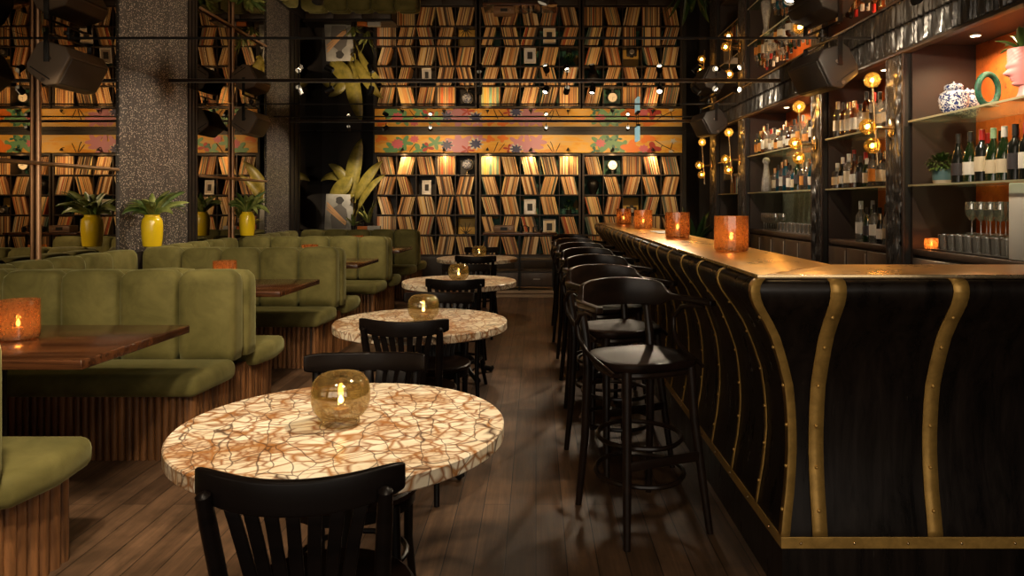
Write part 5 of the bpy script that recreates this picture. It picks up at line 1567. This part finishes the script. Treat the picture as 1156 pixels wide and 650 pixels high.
def fill_shelf(y0, y1, z, step, rows, where, n_end='near post', pal=None, smin=0.85, smax=1.08):
    group = 'bottles on the ' + where
    for ri, x in enumerate(rows):
        y = y0 + (step * 0.5 if ri % 2 else 0); i = 0
        while y < y1:
            sh = rb.choice(['spirit', 'spirit', 'wine', 'tall', 'squat', 'burgundy'])
            gc = rb.choice(pal or ['clear', 'clear', 'clear', 'amber', 'brown', 'brown', 'green', 'black', 'clear', 'clear'])
            cp = rb.choice(['black', 'black', 'black', 'gold', 'gold', 'white', 'white', 'black', 'red']); lb = rb.choice(['cream', 'white', 'white', 'white', 'dark', 'orange', 'cream'])
            bottle(sh, gc, cp, lb, (x, y, z + 0.0006), '%s bottle, %s label, %s from %s, %s row, %s' % (gc, lb, ORD[i % 25], n_end, ('front', 'rear')[ri], where), group, rb.uniform(smin, smax))
            y += step * rb.uniform(0.95, 1.15); i += 1
fill_shelf(5.10, 6.08, SH_HI, 0.098, (2.585, 2.70), 'near bay top shelf')
fill_shelf(5.10, 6.08, SH_LO, 0.102, (2.585, 2.70), 'near bay middle shelf')
fill_shelf(5.12, 5.75, CT, 0.105, (2.600, 2.72), 'near bay counter')
fill_shelf(6.50, 8.28, SH_HI, 0.112, (2.585, 2.70), 'wide bay top shelf')
fill_shelf(6.50, 7.75, SH_LO, 0.112, (2.585, 2.70), 'wide bay middle shelf', pal=['clear', 'clear', 'clear', 'blue', 'green'])

# drinking glasses
def tumbler():
    t = thing('tumbler', '', 'glass', (0, 0, 0), 0, 'tumblers on the back counter')
    G().lathe([(0.001, 0.006), (0.031, 0.006), (0.036, 0.095), (0.038, 0.095), (0.033, 0.0), (0.001, 0.0)], n=20, cap=False).build('glass_body', M['clear'], t)
    G().lathe([(0.031, 0.0003), (0.0325, 0.004), (0.030, 0.012)], n=20).build('thick_base', M['clear'], t)
    return t
def wine_glass():
    t = thing('stemmed_glass', '', 'glass', (0, 0, 0), 0, 'stemmed glasses on the back counter')
    G().lathe([(0.001, 0.075), (0.012, 0.078), (0.033, 0.11), (0.038, 0.15), (0.034, 0.19), (0.0325, 0.19), (0.036, 0.15), (0.031, 0.112), (0.001, 0.081)], n=20, cap=False).build('bowl', M['clear'], t)
    G().lathe([(0.0045, 0.004), (0.0035, 0.04), (0.005, 0.076)], n=10).build('stem', M['clear'], t)
    G().lathe([(0.033, 0), (0.033, 0.002), (0.006, 0.005)], n=20).build('foot', M['clear'], t)
    return t
tray = G().prism([(2.565, 3.83), (2.60, 3.82), (2.86, 3.82), (2.86, 4.64), (2.60, 4.64), (2.565, 4.6)], CT + 0.001, CT + 0.012).build('black_bar_mat', M['black'], bevel=0.003)
tag(tray, 'long black rubber mat under the rows of glasses in the wine bay', 'mat')
mk = copier(tumbler()); tp = [o for o in C.objects if o.name.startswith('tumbler') and o.parent is None][0]
first = True; ZT = CT + 0.0126
for ri, x in enumerate((2.605, 2.69, 2.775)):
    for i in range(9):
        lab = 'clear tumbler, %s from the copper candle cup, %s row, on the black mat' % (ORD[i], ('front', 'middle', 'rear')[ri])
        loc = (x, 4.52 - 0.085 * i, ZT)
        if first:
            tp.location = loc; tp['label'] = lab; first = False
        else:
            mk(loc, 0, lab)
for ri, x in enumerate((2.64, 2.74)):
    for i in range(11):
        mk((x, 6.55 + 0.11 * i, CT + 0.0006), 0, 'clear tumbler, %s from the post, %s row, before the grey stone panel' % (ORD[i], ('front', 'rear')[ri]))
w0 = wine_glass(); mkw = copier(w0); first = True
t = thing('glass_rack', 'clear upper board carrying stemmed glasses above the tumblers', 'rack', (0, 0, 0))
G().box(2.60, 3.98, CT + 0.118, 2.78, 4.34, CT + 0.124).build('board', M['shelfglass'], t, smooth=False)
for x in (2.6475, 2.7325):
    for y in (4.0525, 4.3075):
        G().tube([(x, y, CT + 0.0125), (x, y, CT + 0.1175)], 0.004, 8).build('post', M['steel'], t)
for ri, x in enumerate((2.645, 2.735)):
    for i in range(4):
        loc = (x, 4.30 - 0.088 * i, CT + 0.1245); lab = 'stemmed glass, %s from the copper candle cup, %s row, above the tumblers' % (ORD[i], ('front', 'rear')[ri])
        if first:
            w0.location = loc; w0['label'] = lab; first = False
        else:
            mkw(loc, 0, lab)
for i in range(9):
    mkw((2.64, 7.80 + 0.055 * 0 + 0.08 * (i % 6), CT + 0.0006) if i < 6 else (2.74, 7.84 + 0.08 * (i - 6), CT + 0.0006), 0, 'stemmed glass, %s from the stone panel end, on the wide bay counter' % ORD[i])
t = thing('copper_cup', 'small copper candle cup glowing at the end of the tumblers', 'candle holder', (2.60, 4.60 + 0.06, CT + 0.0006))
G().lathe([(0.028, 0), (0.040, 0.012), (0.045, 0.04), (0.040, 0.075), (0.037, 0.075), (0.041, 0.04), (0.030, 0.008)], n=22, cap=False).build('cup', M['orangeglass'], t)
G().lathe([(0.001, 0.012), (0.018, 0.012), (0.018, 0.024), (0.001, 0.024)], n=14, cap=False).build('tealight', M['wax'], t)
point((2.60, 4.66, CT + 0.045), 0.5, WARMER, 0.006)

# ornaments in the wine bay
def jar(loc, s, label):
    t = thing('ginger_jar', label, 'jar', loc); t.scale = (s, s, s)
    G().lathe([(0.055, 0), (0.062, 0.006), (0.085, 0.05), (0.094, 0.105), (0.086, 0.148), (0.060, 0.165), (0.052, 0.170)], n=32).build('body', M['porcelain'], t)
    l = G().lathe([(0.055, 0.1705), (0.058, 0.176), (0.058, 0.196), (0.050, 0.208), (0.020, 0.214)], n=32).build('lid', M['porcelain'], t)
    G().sphere((0, 0, 0.219), 0.010, 10, 6).build('lid_knob', M['porcelain'], l)
jar((2.635, 4.47, SH_HI + 0.0006), 0.93, 'big blue and white patterned lidded ginger jar on the top shelf')
jar((2.80, 4.60, SH_HI + 0.0006), 0.85, 'smaller blue and white jar half hidden behind the big ginger jar')
t = thing('ring_sculpture', 'upright dark green ring sculpture on the top shelf before the orange wall', 'sculpture', (2.60, 4.075, SH_HI + 0.0006), R(14))
G().tube([(0.072 * math.cos(2 * PI * k / 40), 0, 0.099 + 0.088 * 1.0 * math.sin(2 * PI * k / 40)) for k in range(40)], 0.017, 12, closed=True).build('ring', M['green_stone'], t)
G().box(-0.05, -0.03, 0, 0.05, 0.03, 0.006).build('base', M['white'], t, bevel=0.001)
# pink head planter
t = thing('head_planter', 'pink planter in the shape of a head seen in profile, with a leafy plant', 'planter', (2.63, 3.79, SH_HI + 0.0006), R(62))
def headpt(u, v):
    z = v * 0.275
    h = z / 0.275
    # neck below, skull above: half width and depth by height
    if h < 0.28:
        w, dpt, off = 0.046 + 0.03 * (1 - h / 0.28) ** 3, 0.050 + 0.03 * (1 - h / 0.28) ** 3, -0.01
    else:
        q = (h - 0.28) / 0.72
        w = 0.046 + 0.030 * math.sin(min(1, q * 1.5) * PI / 2) - 0.006 * max(0, q - 0.7)
        dpt = 0.052 + 0.040 * math.sin(min(1, q * 1.5) * PI / 2)
        off = 0.0
    a = 2 * PI * u
    x = w * math.sin(a); y = dpt * math.cos(a) + off
    front = max(0, math.cos(a)) ** 10
    nose = 0.030 * math.exp(-((h - 0.52) / 0.055) ** 2) + 0.010 * math.exp(-((h - 0.60) / 0.06) ** 2)
    lips = 0.012 * math.exp(-((h - 0.425) / 0.018) ** 2) + 0.011 * math.exp(-((h - 0.385) / 0.016) ** 2)
    chin = 0.016 * math.exp(-((h - 0.315) / 0.035) ** 2)
    brow = 0.008 * math.exp(-((h - 0.68) / 0.04) ** 2) - 0.008 * math.exp(-((h - 0.61) / 0.03) ** 2)
    y += front * (nose + lips + chin) + max(0, math.cos(a)) ** 3 * brow
    ear = math.exp(-((abs(math.sin(a)) - 1) / 0.01) ** 2) * math.exp(-((h - 0.55) / 0.09) ** 2)
    x += (1 if math.sin(a) > 0 else -1) * 0.010 * ear
    r_ = 0.0022 * math.sin(a * 14 + h * 30) * math.sin(h * 60) * (1 if h > 0.72 or math.cos(a) < 0.1 else 0)
    return (x * (1 + r_ * 12), y * (1 + r_ * 12), z)
G().sheet(headpt, 72, 60).build('head', M['pink'], t)
G().lathe([(0.001, 0.262), (0.070, 0.262)], n=24, cap=False).build('soil', M['soil'], t)
G().lathe([(0.075, 0), (0.078, 0.002), (0.075, 0.004)], n=24).build('foot', M['white'], t)
q_ = random.Random(3)
for k in range(16):
    g = G(); a = k * 0.9
    leaf_blade(g, (0.03 * math.cos(a), 0.03 * math.sin(a), 0.262), a, q_.uniform(0.08, 0.15), q_.uniform(0.05, 0.07), q_.uniform(30, 85), q_.uniform(20, 70), 6)
    g.build('leaf', M['leaf'], t, solid=0.001)
# small round bush in a blue-grey pot
t = thing('potted_bush', 'small round bush in a two-tone blue-grey pot beside the wine bottles', 'plant', (2.615, 4.56, SH_LO + 0.0006))
G().lathe([(0.052, 0), (0.056, 0.022), (0.0565, 0.0235)], n=30).build('pot_base', M['cream'], t)
G().lathe([(0.0568, 0.024), (0.063, 0.095), (0.058, 0.095), (0.054, 0.08)], n=30).build('pot', simple('blue_grey_glaze', (0.10, 0.19, 0.20), 0.35), t)
g = G(); q_ = random.Random(8)
for k in range(420):
    a = q_.uniform(0, 2 * PI); el = q_.uniform(-35, 85); rr_ = q_.uniform(0.03, 0.075)
    b_ = (rr_ * 1.1 * math.cos(a) * math.cos(R(el)), rr_ * 1.1 * math.sin(a) * math.cos(R(el)), 0.125 + rr_ * 0.8 * math.sin(R(el)))
    leaf_blade(g, b_, a, 0.028, 0.018, el, 60, 3)
g.build('foliage', M['leaf'], t)
# pale figure bottle and the towel bay
t = thing('tall_decanter', 'tall pale grey sculpted bottle on the middle shelf of the wide bay', 'bottle', (2.60, 8.0, SH_LO + 0.0006))
G().lathe([(0.05, 0), (0.056, 0.01), (0.05, 0.12), (0.034, 0.22), (0.026, 0.30), (0.03, 0.32)], n=16).build('body', M['concrete'], t)
G().sphere((0, 0, 0.35), 0.042, 16, 10).build('round_stopper', M['concrete'], t)
t = thing('hanging_towel', 'grey folded towel hanging over the upper shelf in the far bay', 'towel', (0, 0, 0))
def twl(u, v):
    return (FX - 0.012 - 0.006 * math.sin(u * 19) * v, 8.98 + 0.40 * u, SH_HI + 0.006 - 0.26 * v)
G().sheet(twl, 30, 16).build('front_fold', M['towel'], t, solid=0.006)
G().sheet(lambda u, v: (FX - 0.012 + 0.20 * v, 8.98 + 0.40 * u, SH_HI + 0.005), 10, 4).build('top_fold', M['towel'], t, solid=0.006)
for i in range(7):
    h_ = rb.uniform(0.20, 0.27); th_ = rb.uniform(0.02, 0.035)
    o = G().box(2.56, 9.0 + i * 0.05, SH_LO + 0.0006, 2.72, 9.0 + i * 0.05 + th_, SH_LO + h_).build('book', [M['cream'], REC['teal'], REC['dark red'], M['black'], REC['orange'], REC['grey-green'], REC['tan']][i], bevel=0.003)
    tag(o, '%s book standing %s from the near post in the towel bay' % (['cream', 'teal', 'dark red', 'black', 'orange', 'grey-green', 'tan'][i], ORD[i]), 'book', 'books in the towel bay')
# folded menu on the bar top
t = tag(G().box(0.93, 5.35, 1.1092, 1.09, 5.80, 1.112).build('paper_menu', M['white'], bevel=0.001), 'white paper menu lying on the brass bar top between the candle glasses', 'menu')
